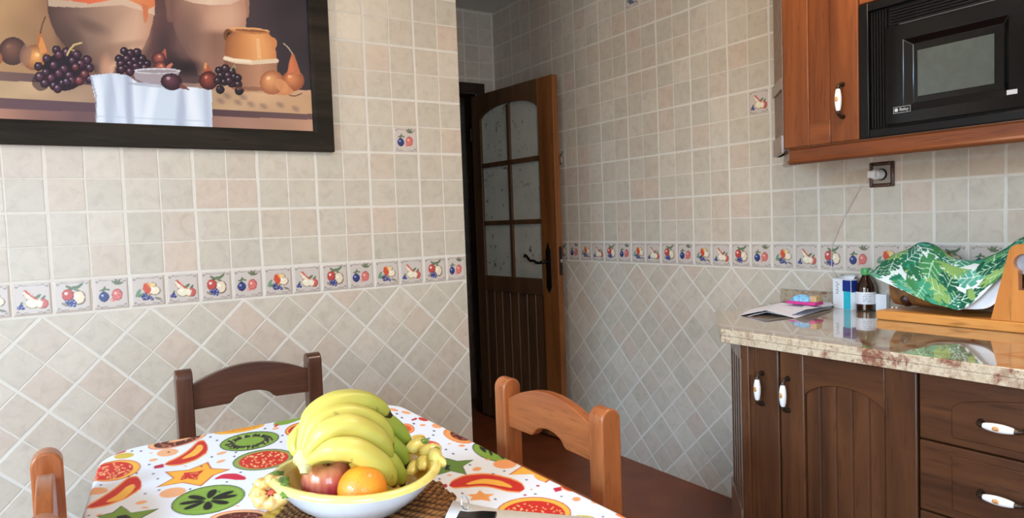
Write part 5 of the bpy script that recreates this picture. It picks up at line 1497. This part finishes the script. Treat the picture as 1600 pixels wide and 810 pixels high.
for (q, h, rs, an_) in (((431, 743), .004, (.016, .010, .005), 20), ((441, 757), .001, (.012, .019, .006), -30), ((449, 771), -.002, (.018, .009, .005), 50), ((447, 763), .004, (.008, .014, .004), 10)):
    w = at_z(*q, ZR + h); m = MB(); m.ball((0, 0, 0), rs, 14, fn=lambda d: 1 + .12 * math.cos(math.atan2(d[1], d[0]) * 6))
    bmesh.ops.rotate(m.bm, verts=m.bm.verts, cent=(0, 0, 0), matrix=Matrix.Rotation(math.radians(an_), 3, 'Z') @ Matrix.Rotation(math.radians(22), 3, 'X'))
    bmesh.ops.translate(m.bm, verts=m.bm.verts, vec=(w[0], w[1], ZR + h)); part('rim_leaf', m, 'leaf_glaze', bw, smooth=70)
# moulded fruit in relief along the right side of the rim
rl = random.Random(2)
for (q, h, rs, an_, mt) in (((652, 696), .004, (.030, .017, .014), 30, 'yellow_glaze'), ((672, 704), .002, (.022, .014, .012), -10, 'yellow_glaze'), ((680, 712), .002, (.030, .013, .012), 70, 'yellow_glaze'), ((664, 690), .010, (.014, .008, .006), 10, 'leaf_glaze'), ((686, 703), .006, (.012, .008, .006), 40, 'leaf_glaze'), ((662, 722), -.014, (.036, .014, .012), 60, 'yellow_glaze'), ((648, 730), -.024, (.036, .013, .011), 50, 'yellow_glaze'), ((688, 720), -.002, (.024, .010, .010), 85, 'yellow_glaze')):
    w = at_z(*q, ZR + h); v_ = np.array(w[:2]) - BC; L_ = np.linalg.norm(v_)
    if L_ > RBW - .004: w[:2] = BC + v_ / L_ * (RBW - .004)
    m = MB(); m.ball((0, 0, 0), rs, 16, fn=lambda d: 1 + .06 * math.cos(math.atan2(d[1], d[0]) * 7))
    bmesh.ops.rotate(m.bm, verts=m.bm.verts, cent=(0, 0, 0), matrix=Matrix.Rotation(math.radians(an_), 3, 'Z'))
    bmesh.ops.translate(m.bm, verts=m.bm.verts, vec=(w[0], w[1], ZR + h)); part('moulded_leaf' if mt == 'leaf_glaze' else 'moulded_fruit', m, mt, bw, smooth=70)

# bananas: one hand, every finger a part
bn = thing('banana_bunch', 'bunch of ripe yellow bananas with green tips heaped in the fruit bowl', 'bananas', (.555, -1.38, .86))
crown = [(468, 712), (480, 726)]
def banana(pts, rmax, green=0.3, tipfrac=.94):
    """pts: (px, py, Y) along the finger from stalk to tip"""
    c = smooth_curve([at_y(*q) for q in pts], 8); n = len(c)
    s = np.concatenate([[0], np.cumsum(np.linalg.norm(np.diff(np.array(c), axis=0), axis=1))]); s /= s[-1]
    r = np.interp(s, [0, .06, .14, .28, .5, .75, .88, .95, .975, 1], [.40, .42, .52, .92, 1.0, .97, .72, .44, .30, .22]) * rmax
    m = MB(); m.tube(c, list(r), 20, sect=lambda a: 1 + .055 * math.cos(5 * a + .4) )
    vs = m.verts(); sv = np.repeat(s, 20)
    ye, gr, dk = lin((222, 204, 100)), lin((142, 160, 58)), lin((44, 36, 24))
    g = np.clip((sv - .45) / .45, 0, 1) * .60 + np.clip((.16 - sv) / .12, 0, 1) * .25
    g = np.clip(g + green * .8, 0, 1)
    nz_ = .5 + .5 * np.sin(vs[:, 0] * 95 + 2 * np.sin(vs[:, 2] * 80)) * np.sin(vs[:, 1] * 90)
    C = ye * (1 - g[:, None]) + gr * g[:, None]; C = C * (.95 + .07 * nz_[:, None])
    tip = np.clip((sv - .945) / .012, 0, 1)[:, None]; C = C * (1 - tip) + dk * tip
    fl = RNG.random(len(vs)) > .994; C[fl] = C[fl] * .45 + lin((110, 80, 40)) * .55
    return part('banana', m, 'fruit_skin', bn, smooth=60, colors=C)
banana([(478, 726, -1.415), (496, 713, -1.43), (520, 703, -1.445), (552, 703, -1.452), (584, 720, -1.452), (605, 741, -1.446), (617, 760, -1.440)], .0205, .0)
banana([(476, 722, -1.41), (487, 700, -1.415), (510, 676, -1.42), (545, 667, -1.42), (578, 680, -1.42), (600, 700, -1.418), (612, 719, -1.415)], .0215, .02)
banana([(473, 718, -1.40), (480, 692, -1.395), (497, 664, -1.39), (535, 650, -1.385), (572, 656, -1.385), (598, 675, -1.385), (612, 703, -1.385)], .0215, .06)
banana([(470, 714, -1.395), (475, 684, -1.38), (492, 650, -1.365), (520, 632, -1.36), (552, 627, -1.355), (586, 634, -1.355), (611, 651, -1.355)], .0210, .10)
banana([(470, 712, -1.38), (500, 680, -1.33), (545, 658, -1.315), (585, 655, -1.32), (614, 668, -1.325), (632, 684, -1.33), (643, 697, -1.33)], .0205, .62)
banana([(474, 718, -1.385), (510, 700, -1.345), (555, 688, -1.345), (592, 690, -1.355), (618, 703, -1.36), (630, 717, -1.362), (636, 732, -1.362)], .0205, .62)
banana([(480, 724, -1.40), (520, 712, -1.40), (565, 706, -1.405), (598, 716, -1.41), (617, 733, -1.412), (626, 748, -1.414), (630, 762, -1.414)], .0185, .42)
banana([(474, 716, -1.37), (462, 704, -1.36), (464, 690, -1.345), (480, 672, -1.325), (510, 655, -1.315), (540, 650, -1.31)], .0195, .05)
m = MB(); m.tube(smooth_curve([at_y(466, 712, -1.395), at_y(474, 718, -1.405), at_y(477, 731, -1.42), at_y(476, 741, -1.425)], 4), [.012, .015, .016, .016, .015, .014, .013, .012, .011, .010, .009, .008, .007], 14)
part('crown', m, 'banana_crown', bn, smooth=60)

# apple and orange
ac = at_y(512, 753, -1.392); ra = .0455
ap = thing('apple', 'red apple streaked with yellow at the front left of the bowl', 'apple', tuple(ac))
axs = np.array([-.05, -.30, .95]); axs /= np.linalg.norm(axs)
m = MB()
def apple_r(d):
    c = d @ axs; th = math.acos(max(-1, min(1, c)))
    return (1 - .30 * math.exp(-(th / .30) ** 2) - .16 * math.exp(-((math.pi - th) / .28) ** 2)) * (1 + .03 * math.cos(2 * th))
m.ball(ac, ra, 48, fn=apple_r)
vs = m.verts() - ac; dn = vs / np.linalg.norm(vs, axis=1)[:, None]; cth = dn @ axs
e1 = np.cross(axs, (1, 0, 0)); e1 /= np.linalg.norm(e1); e2 = np.cross(axs, e1); az = np.arctan2(dn @ e2, dn @ e1)
st = .5 + .25 * np.sin(az * 23 + 2 * np.sin(cth * 3)) + .25 * np.sin(az * 41 + 1)
yl_ = np.clip(.15 + .75 * np.clip((cth - .35) / .55, 0, 1) + .35 * (st - .5) + .25 * np.cos(az - 1.2), 0, 1)[:, None]
C = lin((172, 44, 66)) * (1 - yl_) + lin((222, 152, 98)) * yl_
part('skin', m, 'apple_skin', ap, smooth=80, colors=C)
m = MB(); m.tube([ac + axs * ra * .68, ac + axs * ra * .92 + np.array([.002, 0, 0]), ac + axs * ra * 1.08 + np.array([.005, 0, .001])], [.0016, .0014, .002], 8); part('stalk', m, 'apple_stem', ap)
oc = at_y(566, 765, -1.462); ro = .0405
og = thing('orange', 'orange resting beside the apple under the front banana', 'orange', tuple(oc))
m = MB(); m.ball(oc, (ro, ro, ro * .96), 48)
vs = m.verts() - oc; nz_ = .5 + .5 * np.sin(vs[:, 0] * 120 + 1) * np.sin(vs[:, 2] * 130)
part('peel', m, 'orange_peel', og, smooth=80, colors=lin((240, 138, 24)) * (1 - nz_[:, None]) + lin((246, 166, 46)) * nz_[:, None])
m = MB(); m.ball(oc + np.array([.012, .02, ro * .80]), (.004, .004, .002), 8); part('stem_scar', m, 'leaf_glaze', og)

# ------------------------------------------------------------------ sheet of paper and the black fob
m = MB()
rows = []
cs_ = [at_z(x, y, ZTB + .012) for x, y in ((708, 783), (780, 791), (850, 799), (925, 806))]
away = np.array([-.18, -.22, 0])
for q in cs_:
    rows.append([q + away * t + np.array([0, 0, (-.009 + .004 * math.sin(q[0] * 40 + t * 3)) * (0.5 + t * .4)]) for t in np.linspace(0, 1, 6)])
P = np.array(rows); P[:, :, 2] = np.maximum(P[:, :, 2], ZTB + .0045)
hide = np.linalg.norm(P[:, :, :2] - BC, axis=2) < .178
P[:, :, 2] = np.where(hide, ZTB + .0125, P[:, :, 2])
m.grid(P); tag(set_base(part('paper_sheet', m, 'paper_white', solid=.0003), (.74, -1.6, ZTB)), 'blank white sheet of paper on the tablecloth right of the bowl', 'paper')
fb = thing('key_fob', 'small black fob with a silver split ring lying on the white paper', 'key fob', tuple(at_z(748, 803, ZTB + .014)))
f0 = at_z(718, 798, ZTB + .022); f1 = at_z(777, 799, ZTB + .022)
ex = f1 - f0; Lf = np.linalg.norm(ex); ex /= Lf; ey = np.array([ex[1], -ex[0], 0])
m = MB()
m.prism([(0, 0), (Lf * .25, .004), (Lf * .62, -.001), (Lf, .001), (Lf, .03), (Lf * .5, .034), (0, .032)], lambda p, q, t: tuple(np.array([*(f0 + ex * p + ey * q)[:2], t])), ZTB + .0135, ZTB + .0225)
part('fob_body', m, 'black_gloss', fb, .0025, seg=3)
m = MB(); rcn = at_z(726, 786, ZTB + .026)
for k_, dr in ((0, 0), (1, .0012)):
    ring = []
    for a in np.linspace(0, 2 * math.pi, 30):
        w = rcn + ROT[0] * (.0062 * math.cos(a) + dr) + np.array([0, 0, 1]) * (.0115 * math.sin(a)) + np.array([0, .002 * math.sin(a), 0]); ring.append(w)
    m.tube(ring, .0007, 6)
part('split_ring', m, 'chrome', fb, smooth=60)
